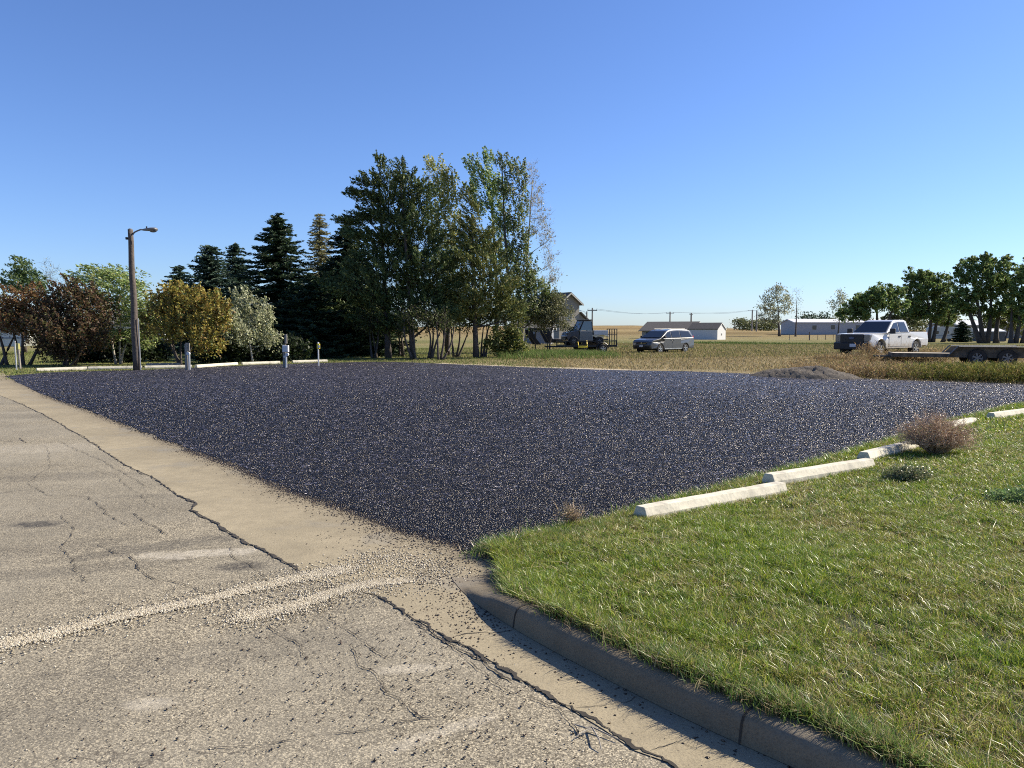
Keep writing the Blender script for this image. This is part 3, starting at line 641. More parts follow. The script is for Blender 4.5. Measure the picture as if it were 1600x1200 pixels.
def along_line(px, n_, spread, uni=False):
    L_ = np.array([[q.x, q.y] for q in [gp(*a) for a in px]]); seg = np.hypot(*(L_[1:] - L_[:-1]).T); cs = np.concatenate([[0], np.cumsum(seg)])
    s_ = rng.uniform(0, cs[-1], n_); k = np.clip(np.searchsorted(cs, s_) - 1, 0, len(seg) - 1); t = (s_ - cs[k]) / seg[k]
    return L_[k] * (1 - t[:, None]) + L_[k + 1] * t[:, None] + (rng.uniform(-1.5, 1.5, (n_, 2)) * (.65 + .5 * vnoise(s_, s_ * 0, 3, 8))[:, None] if uni else rng.normal(0, 1, (n_, 2))) * spread
def stonemat(name, rough, spec=.3):
    m_, n_, l_, p_ = newmat(name); p_.inputs['Specular Tint'].default_value = (1.0, .88, .74, 1); a = n_.new('ShaderNodeAttribute'); a.attribute_name = 'Col'; l_.new(a.outputs['Color'], p_.inputs['Base Color'])
    p_.inputs['Roughness'].default_value = rough; p_.inputs['Specular IOR Level'].default_value = spec; return m_
M['stone'] = stonemat('pale_stone', .85); M['chip'] = stonemat('black_chip', .22, .55)
s1 = [(-60, 1025), (0, 1009), (80, 992), (155, 972), (235, 955), (310, 941), (375, 924), (439, 910), (495, 898), (542, 890)]
s2 = [(372, 967), (420, 957), (465, 947), (505, 932), (542, 921), (590, 911), (640, 908)]
WH = [(0.385, 0.344, 0.261), (0.301, 0.258, 0.186), (0.459, 0.417, 0.333), (0.184, 0.156, 0.111)]
xy = np.concatenate([along_line(s1, 13500, .055, True), along_line(s2, 8000, .055, True), along_line(s1, 2600, .13), along_line(s2, 3000, .14), along_line([(540, 890), (600, 870), (660, 880), (690, 900)], 1800, .12)])
tag(obj('loose_gravel', fast_mesh('loose_gravel', *stones(xy, .004, .004, .0095, WH, [4, 3, 3, 1])), M['stone']), 'two bands of loose pale gravel across the road', kind='stuff')
# scattered dark chips and road grit
ed = [(757, 866), (700, 848), (625, 829), (542, 796), (444, 765), (372, 731), (289, 702)]
xy = np.concatenate([along_line(ed, 6000, .05), along_line(ed, 3500, .11), along_line([(289, 702), (207, 671), (129, 640), (67, 618)], 2600, .06), along_line(ed[:5], 2200, .16), along_line(ed[:3], 1500, .35), along_line([(680, 880), (740, 930), (700, 960), (760, 990)], 900, .16), along_line([(300, 1150), (600, 1000), (800, 1100), (700, 1180)], 700, .35), along_line(kb_px, 260, .09)])
dist_l = ~in_poly(xy[:, 0], xy[:, 1], lotline_np) & ~in_poly(xy[:, 0], xy[:, 1], lawn_poly); xy = xy[dist_l]
tag(obj('stray_chips', fast_mesh('stray_chips', *stones(xy, .003, .003, .009, [(0.014, 0.013, 0.016), (0.03, 0.025, 0.022), (0.07, 0.045, 0.03)], [4, 2, 2])), M['chip']), 'stray dark asphalt chips strewn on apron and gutter', kind='stuff')
gx_ = rng.uniform(-5, 2.2, 30000); gy_ = rng.uniform(2.4, 7.5, 30000); xy = np.stack([gx_, gy_], 1)[rng.random(30000) < .35 * (3.2 / gy_) ** 2.0 + .03]
xy = xy[~in_poly(xy[:, 0], xy[:, 1], lawn_poly) & ~in_poly(xy[:, 0], xy[:, 1], lotline_np) & (seg_dist(xy[:, 0], xy[:, 1], [(p_.x, p_.y) for p_ in KB]) > .04)]
tag(obj('road_grit', fast_mesh('road_grit', *stones(xy, .002, .002, .0055, WH + [(0.07, 0.055, 0.045)], [3, 3, 2, 2, 3])), M['stone']), 'fine stone grit scattered over the near road', kind='stuff')
# chips with real relief on the near part of the lot
n_ = 640000; yy = 5.8 / (1 - rng.random(n_) ** 1.15 * .87); xx = rng.uniform(-.72, .72, n_) * yy; inl = in_poly(xx, yy, lotline_np); spill = (~inl) & (seg_dist(xx, yy, [(p_.x, p_.y) for p_ in lotline[:150]]) < .10 * rng.random(n_) ** 1.5) & ~in_poly(xx, yy, lawn_poly); k = inl | spill; spill = spill[k]; xx, yy = xx[k], yy[k]
zz = np.where(spill, .006, 0.009 + 0 * yy); kS = np.clip(yy / 9, 1, 1.9)
tag(obj('asphalt_chips', fast_mesh('asphalt_chips', *stones(np.stack([xx, yy], 1), zz - .001, .005, .011, [(0.003, 0.003, 0.004), (0.006, 0.006, 0.008), (0.012, 0.012, 0.017), (0.07, 0.07, 0.075), (0.20, 0.195, 0.19), (0.42, 0.41, 0.39)], [4, 4, 2, .55, .2, .06], .55, kS)), M['chip']), 'loose black asphalt chips covering the lot, a few coloured pale as sun glints', kind='stuff')  # the palest chip colours paint in white sun glints

# ------------------------------------------------------------------ wheel stops
def wheel_stop(p0, p1, z, label, group, w_=.17, h_=.13, mat=None):
    p0 = Vector((p0[0], p0[1], 0)); p1 = Vector((p1[0], p1[1], 0)); d = p1 - p0; L = d.length; c_ = (p0 + p1) / 2
    b = MB(); pf = [(-w_ / 2, 0), (-w_ / 2, h_ * .45), (-w_ * .30, h_), (w_ * .30, h_), (w_ / 2, h_ * .45), (w_ / 2, 0)]
    N = 14; vs_ = []
    for k in range(N + 1):
        x = -L / 2 + L * k / N
        for (y, zz_) in pf: vs_.append((x, y + random.uniform(-.002, .002), zz_ + (random.uniform(-.003, .002) if zz_ > 0 else 0)))
    m_ = len(pf); fs = [(k * m_ + a, k * m_ + (a + 1) % m_, (k + 1) * m_ + (a + 1) % m_, (k + 1) * m_ + a) for k in range(N) for a in range(m_)] + [tuple(range(m_)), tuple(N * m_ + a for a in range(m_))[::-1]]
    b.add(vs_, fs); o = b.build('wheel_stop', mat or M['concrete'], bevel=.006)
    o.location = (c_.x, c_.y, z); o.rotation_euler = (0, 0, math.atan2(d.y, d.x))
    return tag(o, label, 'wheel stop', group)
GN = 'wheel stops along the lawn side of the lot'; GF = 'wheel stops along the far side of the lot'
ls = lambda a, b: (gp(*a, .06), gp(*b, .06))
wheel_stop(*ls((1000, 812), (1220, 771)), .05, 'nearest concrete wheel stop, lying at the lawn edge by the road corner', GN)
wheel_stop(*ls((1200, 758), (1358, 732)), .055, 'second nearest concrete wheel stop, between the nearest stop and the one under the dry bush', GN)
wheel_stop(*ls((1349, 722), (1475, 690)), .06, 'concrete wheel stop whose far end is hidden under the dry reddish bush', GN)
wheel_stop(*ls((1482, 668), (1520, 660)), .05, 'short broken rubble end of a wheel stop just behind the dry bush', GN, .16, .10)
wheel_stop(*ls((1548, 655), (1680, 637)), .05, 'concrete wheel stop at the right edge of the photo beyond the dry bush', GN)
fs_ = lambda a, b: (gp(*a, 0), gp(*b, 0))
wheel_stop(*fs_((57, 580), (136, 577.5)), .0, 'white wheel stop at the far left corner of the lot', GF)
wheel_stop(*fs_((138, 577.5), (222, 576)), .0, 'white wheel stop ending at the foot of the street lamp', GF)
wheel_stop(*fs_((226, 576), (300, 574.5)), .0, 'white wheel stop between the street lamp and the bare wooden hookup post', GF)
wheel_stop(*fs_((229, 572), (282, 571)), .0, 'grey wheel stop lying in the grass behind the row, right of the street lamp', GF, mat=M['oldwood'])
wheel_stop(*fs_((306, 574.5), (370, 570)), .0, 'white wheel stop just right of the bare wooden hookup post', GF)
wheel_stop(*fs_((378, 570), (437, 568)), .0, 'white wheel stop just left of the hookup with the white box', GF)
wheel_stop(*fs_((457, 567), (511, 565.5)), .0, 'white wheel stop in front of the yellow topped post', GF)

# ------------------------------------------------------------------ street lamp and pedestals
def street_lamp():
    Y = 32.6; b = gp(213, 578, 0); b = Vector((gx(213, Y), Y, 0)); top = at(203.5, 359, Y)
    r_ = empty('street_lamp', b); tag(r_, 'tall wooden street lamp pole with one curved arm and cobra head', 'street lamp')
    t = top - b; N = 12
    MB().tube([t * (k / N) + Vector((.012 * math.sin(k * 1.3), .01 * math.cos(k), 0)) for k in range(N + 1)], [.155 - .05 * k / N for k in range(N + 1)], 14).build('pole', M['wood'], r_, smooth=True)
    MB().tube([t + Vector((0, 0, 0)), t + Vector((0, 0, .05))], [.105, .05], 14).build('pole_cap', M['lampgrey'], r_)
    s = Y / F
    P_ = lambda px, py: at(px, py, Y) - b
    MB().tube([P_(206, 372), P_(207, 367), P_(210, 363), P_(215, 360.5), P_(220, 358.7), P_(224, 359)], .032, 8).build('arm', M['lampgrey'], r_, smooth=True)
    MB().box(P_(206, 373) , (.07, .12, .16)).build('bracket', M['lampgrey'], r_, bevel=.01)
    MB().box(P_(198.3, 372.5), (.09, .10, .10)).box(P_(200.3, 372.5), (.06, .03, .03)).build('cable_spool', M['black'], r_, bevel=.01)
    h = MB(); c0 = P_(223, 359.4); L = P_(246, 358.5) - c0
    N = 12; vs_ = []; m_ = 10
    for k in range(N + 1):
        t_ = k / N; cz = c0 + L * t_; wy = .05 + .13 * math.sin(min(1, t_ * 1.25) ** 1.3 * math.pi * .62) if t_ < .98 else .02
        hz = .045 + .045 * math.sin(t_ * math.pi * .8) if t_ < .98 else .015
        for a in range(m_):
            q = 2 * math.pi * a / m_; vs_.append(cz + Vector((0, math.cos(q) * wy, math.sin(q) * hz * (1 if math.sin(q) > 0 else .6))))
    h.add(vs_, [(k * m_ + a, k * m_ + (a + 1) % m_, (k + 1) * m_ + (a + 1) % m_, (k + 1) * m_ + a) for k in range(N) for a in range(m_)] + [tuple(range(m_)), tuple(N * m_ + a for a in range(m_))])
    hd = h.build('lamp_head', M['lampgrey'], r_, smooth=True)
    g = MB(); vs_ = [];
    for k in range(7):
        ph = k / 6 * math.pi / 2
        for a in range(14):
            q = 2 * math.pi * a / 14; vs_.append(c0 + L * .70 + Vector((math.cos(q) * .17 * math.cos(ph), math.sin(q) * .12 * math.cos(ph), -.02 - .10 * math.sin(ph))))
    g.add(vs_, [(k * 14 + a, k * 14 + (a + 1) % 14, (k + 1) * 14 + (a + 1) % 14, (k + 1) * 14 + a) for k in range(6) for a in range(14)])
    g.build('lens', M['lens'], hd, smooth=True)
    MB().cyl(c0 + L * .27 + Vector((0, 0, .09)), (0, 0, 1), .028, .11, 10).build('photocell', M['black'], hd)
    # wooden lower part is braced by a steel conduit
    MB().tube([Vector((.19, -.05, 0)), Vector((.17, -.05, 1.4)), Vector((.16, -.05, 2.2))], .022, 6).build('conduit', M['galv'], r_)
street_lamp()

def pedestal_wood(px, Y, label):
    r_ = empty('hookup_post', (gx(px, Y), Y, 0)); tag(r_, label, 'hookup post', 'camper hookup posts')
    s = Y / F
    MB().box((-.04, .03, .55), (.11, .11, 1.12)).box((.02, .03, .98), (.17, .05, .34)).build('post', M['oldwood'], r_, bevel=.008)
    MB().tube([(.09, -.02, 0), (.09, -.02, .66)], .045, 10).build('conduit', M['galv'], r_)
    MB().cyl((.07, -.04, .70), (0, 1, 0), .075, .10, 14).build('meter', M['whitebox'], r_, bevel=.01)
pedestal_wood(292.5, 32.9, 'weathered wooden hookup post with grey pipe and round white meter, between lamp and yellow bush')
def pedestal_box():
    Y = 34.8; r_ = empty('hookup_post', (gx(446.5, Y), Y, 0)); tag(r_, 'camper hookup post with a pale square box over a round meter', 'hookup post', 'camper hookup posts')
    MB().box((-.07, .06, .52), (.13, .12, 1.04)).box((-.0, .08, 1.3), (.10, .08, .42)).build('post', M['oldwood'], r_, bevel=.008)
    bx = MB().box((.02, -.05, .86), (.27, .16, .31)).build('breaker_box', M['whitebox'], r_, bevel=.012)
    MB().box((.02, -.137, .86), (.22, .012, .25)).build('door', M['whitebox'], bx, bevel=.006)
    MB().cyl((.085, -.06, .60), (0, 1, 0), .075, .12, 14).build('meter', M['whitebox'], r_, bevel=.01)
    MB().tube([(.02, -.04, 0), (.02, -.04, .5), (0, -.04, .58)], .05, 10).build('conduit', M['galv'], r_)
    MB().box((-.02, -.05, .50), (.12, .10, .08)).build('outlet', M['whitebox'], r_, bevel=.008)
pedestal_box()
def yellow_post():
    Y = 36.5; r_ = empty('marker_post', (gx(497.5, Y), Y, 0)); tag(r_, 'thin white post topped by a small yellow box and white flag plate', 'marker post')
    MB().tube([(0, 0, 0), (0, 0, .86)], .032, 10).build('post', M['whitebox'], r_)
    MB().box((.01, 0, .93), (.13, .13, .24)).build('yellow_box', M['yellow'], r_, bevel=.015)
    MB().box((.05, -.075, .92), (.10, .02, .13)).build('plate', M['whitebox'], r_, bevel=.004)
    MB().cyl((.0, 0, 1.09), (0, 0, 1), .045, .08, 10).build('cap', M['whitebox'], r_, bevel=.01)
yellow_post()
def left_posts():
    Y = 34.0; r_ = empty('hookup_post', (gx(30, Y), Y, 0)); tag(r_, 'leaning grey hookup post with a yellowish meter box at the far left', 'hookup post', 'camper hookup posts')
    MB().tube([(0.02, 0, 0), (-.05, .02, 1.1)], .05, 8).build('post', M['oldwood'], r_)
    MB().box((-.02, -.08, .98), (.18, .12, .26)).build('meter_box', simple('faded_yellow', (0.30, 0.28, 0.10), .6), r_, bevel=.015)
    r_ = empty('pipe_post', (gx(25, 33.0), 33.0, 0)); tag(r_, 'slim pale pipe post standing left of the yellowish meter box', 'post')
    MB().tube([(0, 0, 0), (-.03, 0, 1.2)], .03, 8).build('pipe', M['galv'], r_); MB().cyl((-.03, 0, 1.21), (0, 0, 1), .04, .05, 8).build('cap', M['galv'], r_)
left_posts()

# ------------------------------------------------------------------ trees
def basis(d):
    d = d / (np.linalg.norm(d, axis=-1, keepdims=True) + 1e-9)
    h = np.where(np.abs(d[..., 2:3]) < .9, np.array([0, 0, 1.]), np.array([1., 0, 0]))
    u = np.cross(d, h); u /= np.linalg.norm(u, axis=-1, keepdims=True) + 1e-9
    return d, u, np.cross(d, u)
def cards(P_, D, L_, W, C, roll=True):
    """leaf-sized diamonds: centre P, long axis D"""
    n_ = len(P_); d, u, v = basis(D); a = rng.uniform(0, np.pi, (n_, 1)); s_ = u * np.cos(a) + v * np.sin(a); nn = np.cross(d, s_)
    L2 = (L_ / 2)[:, None]; W2 = (W / 2)[:, None]
    V_ = np.stack([P_ - d * L2, P_ + s_ * W2 + nn * W2 * .4, P_ + d * L2, P_ - s_ * W2 + nn * W2 * .4], 1).reshape(-1, 3)
    Fc = np.arange(n_ * 4).reshape(-1, 4)
    return V_, Fc, np.repeat(C[:, None], 4, 1).reshape(-1, 3)
def bend(a, b, n_=5, sag=.12, amp=.06):
    a = Vector(a); b = Vector(b); L = (b - a).length; out = []
    o1 = Vector((random.gauss(0, 1), random.gauss(0, 1), random.gauss(0, .6))) * L * amp
    for k in range(n_ + 1):
        t = k / n_; p_ = a.lerp(b, t) + o1 * math.sin(math.pi * t) + Vector((0, 0, -sag * L * math.sin(math.pi * t) * .5)); out.append(p_)
    return out
def tree(name, label, cat, base, Y, clumps, cols, wts, leaf=(.09, .06), trunks=None, dens=1.0, group=None, kind='leaf', bark='bark', tr=.12, sub=.34, depth=.8, wind=(-.5, 0, .35), bare=0, plume=None, spread=1.0, gapk=1.0):
    bx_, by_ = base; B = Vector((gx(bx_, Y), Y, 0)); B.z = tzf(B.x, B.y)
    r_ = empty(name, B); tag(r_, label, cat, group)
    w2 = lambda px, py, dy=0: at(px, py, Y) + Vector((0, dy, 0)) - B
    s = Y / F; wood = MB(); Ps, Ds, Cs = [], [], []
    trunks = trunks or [(bx_, None)]
    tpaths = []
    top = min(c_[1] for c_ in clumps); tx = [c_[0] for c_ in clumps if c_[1] == top][0]
    for (tpx, ttop) in trunks:
        a = Vector((gx(tpx, Y) - B.x, random.uniform(-.15, .15) if len(trunks) > 1 else 0, -.05))
        if ttop: e_ = w2(*ttop)
        else: e_ = w2(tx, top + 12)
        pts = bend(a, e_, 9, 0, .012 if len(trunks) == 1 else .05); H = e_.z
        wood.tube(pts, [tr * (1.25 if k == 0 else 1) * (1 - .85 * k / 9) + .008 for k in range(10)], 8)
        tpaths.append(pts)
    for (cx, cy, rx, rz) in clumps:
        dy = random.uniform(-.6, .6) * rx * s * 1.0 * spread
        rx *= 1.12 * gapk; rz *= 1.2 * gapk; C0 = w2(cx, cy, dy); RX, RZ = rx * s, rz * s; RY = RX * depth
        tp = min(tpaths, key=lambda t_: min((q - C0).length for q in t_)) if len(tpaths) > 1 else tpaths[0]
        cand = [q for q in tp if q.z < C0.z - .25 * RX] or [tp[1]]
        at_ = min(cand, key=lambda q: (q - C0).length); kk = tp.index(at_) / 9
        lr = max(.012, tr * (1 - .85 * kk) * .55)
        limb = bend(at_, C0 - Vector((0, 0, RZ * .3)), 5, .05); wood.tube(limb, [lr * (1 - .7 * k / 5) for k in range(6)], 6, cap=False)
        vol = RX * RY * RZ; nsub = max(6, int(2.6 * (RX * RZ + RX * RY) ** .9 / (sub ** 2)))
        for _ in range(nsub):
            v = np.array([random.gauss(0, 1) for _ in range(3)]); v /= np.linalg.norm(v); rad_ = random.random() ** .45
            q = C0 + Vector((v[0] * RX * rad_, v[1] * RY * rad_, v[2] * RZ * rad_))
            if q.z < .15: q.z = .15
            if random.random() < (.75 if bare else .45):
                st = limb[random.choice((3, 4, 5))]
                wood.tube(bend(st, q, 3, .0), [lr * .28, lr * .2, lr * .12, .004], 4, cap=False)
            if bare:
                for _b in range(bare):
                    e_ = q + Vector((random.gauss(wind[0] * .2, .3), random.gauss(0, .3), abs(random.gauss(.3, .25)))) * sub * 2.0
                    wood.tube([q, q.lerp(e_, .5) + Vector((0, 0, .03)), e_], [.009, .006, .003], 3, cap=False)
            nl_ = max(3, int(dens * random.uniform(.5, 1.5) * 30 * (sub / .34) ** 2 * (.10 / leaf[0]) ** 1.2))
            if plume is None: pp = rng.normal(0, 1, (nl_, 3)) * np.array([sub * .55, sub * .55, sub * .45]) + np.array(q)
            else:
                pv = np.array(plume[:3]) + np.array([q.x - C0.x + (C0.x - at_.x) * .8, q.y - C0.y, 0]) / (RX + .3) * plume[3] + rng.normal(0, .16, 3)
                pv /= np.linalg.norm(pv); u_ = rng.random((nl_, 1)) ** .8
                pp = np.array(q) + pv * (u_ * 2.6 - .9) * sub * plume[4] + rng.normal(0, 1, (nl_, 3)) * (sub * .36 * (1.15 - u_ * .95))
            if kind == 'needle':
                dd_ = rng.normal(0, .8, (nl_, 3)) + (pv * 1.1 if plume is not None else np.array([wind[0], 0, .6]))
            else:
                dd_ = rng.normal(0, .75, (nl_, 3)) + np.array(wind)
            Ps.append(pp); Ds.append(dd_)
            tone = random.uniform(.72, 1.25)
            Cs.append(pick(nl_, cols, wts, .22) * tone)
    wm = wood.build('trunk', M[bark], r_, smooth=True)
    if Ps and leaf[0] > 0:
        Pn = np.concatenate(Ps); Dn = np.concatenate(Ds); Cn = np.concatenate(Cs); n_ = len(Pn)
        L_ = rng.uniform(.8, 1.6, n_) * leaf[0]; W = rng.uniform(.8, 1.6, n_) * leaf[1]
        k = Pn[:, 2] > .03; 
        obj('crown', fast_mesh('crown', *cards(Pn[k], Dn[k], L_[k], W[k], Cn[k])), M['needle' if kind == 'needle' else 'leaf'], r_)
    return r_
def spruce(label, px, ptop, hw, Y, cols, group=None, name='spruce_tree', cat='spruce tree', dens=1.0, low=.25, airy=0, card=(.24, .075)):
    B = Vector((gx(px, Y), Y, 0)); B.z = tzf(B.x, B.y); r_ = empty(name, B); tag(r_, label, cat, group)
    H = (at(px, ptop, Y) - B).z; RB = hw * 1.62 * Y / F; wood = MB()
    wood.tube([(0, 0, -.05), (0, 0, H * .5), (0, 0, H * .99)], [.16, .09, .015], 8)
    Ps, Ds, Cs = [], [], []; z = low
    while z < H * .985:
        t = z / H; nb_ = max(5, int((10 + 6 * (1 - t)) * dens)); a0 = random.random() * 6.3
        for b in range(nb_):
            a = a0 + 2 * math.pi * b / nb_ + random.uniform(-.25, .25); L = RB * (1 - t) ** .64 * random.uniform(.5, 1.15) + .10
            zz_ = z + random.uniform(-.22, .22); N = max(4, int(L / .085)); ts = (np.arange(N) + rng.random(N)) / N
            pr = ts * L; pz = zz_ + L * (.10 * ts - .42 * ts ** 1.3 + .28 * ts ** 3) + .22 * L * (t - .2)
            P0 = np.stack([np.cos(a) * pr, np.sin(a) * pr, pz], 1)
            tip = P0[-1]; 
            if airy or random.random() < .5: wood.tube([(0, 0, zz_), tuple(P0[len(P0) // 2]), tuple(tip)], [.018, .012, .005], 3, cap=False)
            out = np.array([math.cos(a), math.sin(a), .05]); side = np.array([-math.sin(a), math.cos(a), 0])
            for sgn in (-1, 1, 0, -.6, .6):
                dd_ = out * (.7) + side * sgn * .9 + np.array([0, 0, -.15]) + rng.normal(0, .25, (N, 3))
                ext = (1.1 - .6 * ts)[:, None] * min(.30, L * .25)
                Ps.append(P0 + (side * sgn * .55) * ext + rng.normal(0, .035, (N, 3))); Ds.append(dd_)
                Cs.append(pick(N, cols, [1] * len(cols), .25) * random.uniform(.75, 1.25))
        z += (.24 + .10 * (1 - t)) * (1.4 if airy else 1)
    Pn = np.concatenate(Ps); Dn = np.concatenate(Ds); Cn = np.concatenate(Cs); n_ = len(Pn)
    wood.build('trunk', M['bark'], r_)
    obj('crown', fast_mesh('crown', *cards(Pn, Dn, rng.uniform(.7, 1.4, n_) * card[0], rng.uniform(.7, 1.3, n_) * card[1], Cn)), M['needle'], r_)
    return r_
DKG = [(0.024, 0.047, 0.019), (0.041, 0.07, 0.027), (0.03, 0.054, 0.03)]
BLG = [(0.045, 0.08, 0.051), (0.066, 0.103, 0.066), (0.032, 0.062, 0.038)]
REDB = [(0.212, 0.104, 0.048), (0.302, 0.17, 0.075), (0.136, 0.094, 0.042), (0.196, 0.207, 0.067)]
DRB = [(0.103, 0.057, 0.032), (0.151, 0.089, 0.049), (0.069, 0.065, 0.026), (0.111, 0.113, 0.041)]
LTG = [(0.275, 0.358, 0.11), (0.385, 0.454, 0.179), (0.179, 0.248, 0.068), (0.468, 0.468, 0.207)]
YEL = [(0.314, 0.255, 0.05), (0.399, 0.337, 0.08), (0.209, 0.163, 0.04), (0.162, 0.194, 0.05), (0.266, 0.163, 0.05)]
SIL = [(0.555, 0.555, 0.37), (0.238, 0.265, 0.132), (0.397, 0.397, 0.225), (0.159, 0.185, 0.093)]
PIN = [(0.068, 0.102, 0.028), (0.107, 0.142, 0.045), (0.044, 0.071, 0.023), (0.153, 0.17, 0.05)]
OLV = [(0.13, 0.16, 0.04), (0.202, 0.208, 0.056), (0.086, 0.112, 0.032), (0.245, 0.224, 0.08)]
POP = [(0.189, 0.28, 0.068), (0.315, 0.395, 0.137), (0.11, 0.181, 0.052), (0.473, 0.511, 0.272)]
POY = [(0.324, 0.338, 0.081), (0.432, 0.405, 0.135), (0.203, 0.243, 0.061), (0.486, 0.472, 0.27)]
ELM = [(0.142, 0.22, 0.062), (0.212, 0.293, 0.083), (0.098, 0.146, 0.052), (0.303, 0.311, 0.102)]
GRY = [(0.312, 0.324, 0.204), (0.216, 0.24, 0.132), (0.42, 0.42, 0.288)]
W4 = [3, 3, 3, 1.5]
BUSH = 'leafy bushes behind the far wheel stops'
tree('broadleaf_tree', 'green loose tree behind the red brown bush at the far left', 'tree', (40, 555), 58, [(30, 425, 22, 12), (45, 440, 30, 16), (15, 447, 18, 9), (62, 445, 18, 14), (38, 412, 14, 8)], [(0.10, 0.15, 0.05), (0.16, 0.21, 0.08), (0.06, 0.10, 0.03)], [1, 1, 1], leaf=(.20, .08), wind=(-1.2, 0, .5), dens=1.3, plume=(-1.1, 0, .6, .4, .9))
tree('bare_tree', 'leafless twiggy tree behind the two brown bushes', 'tree', (88, 555), 60, [(80, 425, 12, 22), (95, 450, 12, 18), (70, 430, 8, 18)], GRY, [1, 1, 1], leaf=(.06, .04), dens=.1, bare=3, tr=.07)
tree('ornamental_bush', 'rust red bush on twisting stems at the far left', 'bush', (40, 572), 37.6, [(12, 478, 38, 22), (45, 472, 38, 24), (30, 500, 50, 24), (70, 500, 30, 26), (-25, 490, 40, 30), (62, 518, 26, 10), (5, 510, 40, 10)], REDB, W4, trunks=[(35, (15, 500)), (38, (40, 490)), (42, (70, 500)), (8, (-10, 500)), (0, (30, 510))], tr=.08, group=BUSH, leaf=(.10, .06), dens=1.5, sub=.27, plume=(-.5, 0, .8, .7, .9))
tree('ornamental_bush', 'dark maroon brown bush with foliage to the ground, right of the rust red bush', 'bush', (108, 573), 37.0, [(105, 462, 38, 22), (130, 480, 42, 32), (90, 490, 35, 32), (110, 520, 55, 30), (145, 515, 38, 30), (100, 550, 35, 16), (85, 528, 28, 22)], DRB, W4, trunks=[(100, (90, 480)), (106, (110, 470)), (114, (140, 490)), (110, (150, 510))], tr=.06, group=BUSH, leaf=(.10, .06), dens=1.6, sub=.27, plume=(-.4, 0, .9, .7, .9))
tree('windswept_tree', 'light green windblown tree with two white stems behind the lamp pole', 'tree', (185, 573), 38.8, [(140, 432, 32, 12), (170, 428, 30, 14), (195, 440, 32, 18), (160, 455, 32, 18), (210, 465, 28, 22), (180, 475, 28, 16), (232, 500, 22, 25), (235, 475, 18, 18), (228, 530, 20, 14), (205, 500, 24, 16), (165, 500, 15, 10), (195, 525, 25, 8), (225, 530, 18, 14), (215, 490, 18, 14)], LTG, W4, trunks=[(181, (165, 450)), (188, (195, 445)), (190, (225, 490))], tr=.055, bark='palebark', wind=(-1.3, 0, .25), leaf=(.15, .055), dens=1.3, plume=(-1.2, 0, .35, .4, 1.0))
tree('ornamental_bush', 'golden yellow and orange autumn bush between lamp pole and silvery tree', 'bush', (284, 573), 37.2, [(272, 462, 28, 14), (305, 468, 34, 14), (248, 478, 22, 16), (335, 480, 24, 18), (290, 490, 50, 20), (243, 505, 20, 18), (345, 505, 18, 18), (268, 520, 34, 12), (318, 522, 32, 14), (330, 545, 22, 12), (262, 455, 12, 8), (350, 490, 10, 10)], YEL, [3, 2, 2, 2, 2], trunks=[(282, (270, 500)), (284, (290, 490)), (286, (310, 500)), (280, (250, 500))], tr=.06, group=BUSH, leaf=(.10, .07), dens=1.3, sub=.26, plume=(-.3, 0, .9, .7, .9))
tree('silvery_tree', 'small silvery leaved tree on one thin stem, right of the yellow bush', 'tree', (395, 567), 39.5, [(380, 475, 20, 16), (365, 490, 18, 20), (395, 492, 28, 22), (412, 510, 24, 22), (385, 515, 34, 20), (420, 530, 16, 10), (375, 530, 20, 8)], SIL, W4, tr=.05, bark='palebark', leaf=(.11, .055), dens=1.3, wind=(-.6, 0, 1.0), plume=(-.4, 0, 1.1, .4, .8))
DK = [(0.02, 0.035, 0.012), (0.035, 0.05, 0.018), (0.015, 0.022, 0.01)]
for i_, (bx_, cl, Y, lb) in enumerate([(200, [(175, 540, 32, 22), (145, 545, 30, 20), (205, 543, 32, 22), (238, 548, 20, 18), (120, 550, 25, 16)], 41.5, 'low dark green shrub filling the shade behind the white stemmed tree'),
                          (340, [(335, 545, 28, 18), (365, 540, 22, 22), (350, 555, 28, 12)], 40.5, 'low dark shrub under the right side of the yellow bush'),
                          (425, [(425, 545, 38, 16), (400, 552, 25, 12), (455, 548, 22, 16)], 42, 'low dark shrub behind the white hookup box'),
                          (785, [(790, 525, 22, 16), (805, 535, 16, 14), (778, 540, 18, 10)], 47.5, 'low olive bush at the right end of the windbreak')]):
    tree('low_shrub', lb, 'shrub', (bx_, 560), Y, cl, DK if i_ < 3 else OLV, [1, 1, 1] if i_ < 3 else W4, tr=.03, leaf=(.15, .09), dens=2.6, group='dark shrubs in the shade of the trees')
GS = 'dark spruces behind the bushes'
spruce('short blue green spruce, leftmost of the spruce row', 284, 412, 34, 62, BLG, GS)
spruce('dense rounded spruce above the yellow bush', 333, 382, 46, 56, BLG, GS, dens=1.2)
spruce('narrow spruce between the dense spruce and the tallest dark one', 372, 380, 36, 60, BLG, GS, dens=1.2)
spruce('tallest black green spruce with a ragged pointed top', 438, 336, 62, 50, DKG, GS, dens=1.25)
spruce('very dark spruce between the larch and the big pine', 545, 350, 52, 50.5, DKG, GS, dens=1.25)
spruce('low dark spruce filling the gap below the larch', 490, 430, 52, 47.5, DKG, GS, dens=1.2)
spruce('dark spruce wedged just left of the very dark spruce beside the pines', 522, 405, 40, 53, DKG, GS, dens=1.2)
spruce('low dark spruce right of the tallest black green one, over the white hookup box', 466, 440, 40, 48.5, DKG, GS, dens=1.2)
spruce('dark spruce standing in shade behind the tall open pine', 582, 425, 42, 53, DKG, GS, dens=1.2)
spruce('thin yellow green larch with see-through top left of the pines', 503, 332, 33, 58, [(0.20, 0.19, 0.06), (0.26, 0.23, 0.10), (0.13, 0.13, 0.045), (0.28, 0.27, 0.15)], name='larch_tree', cat='larch tree', airy=1, dens=1.1, card=(.18, .06))
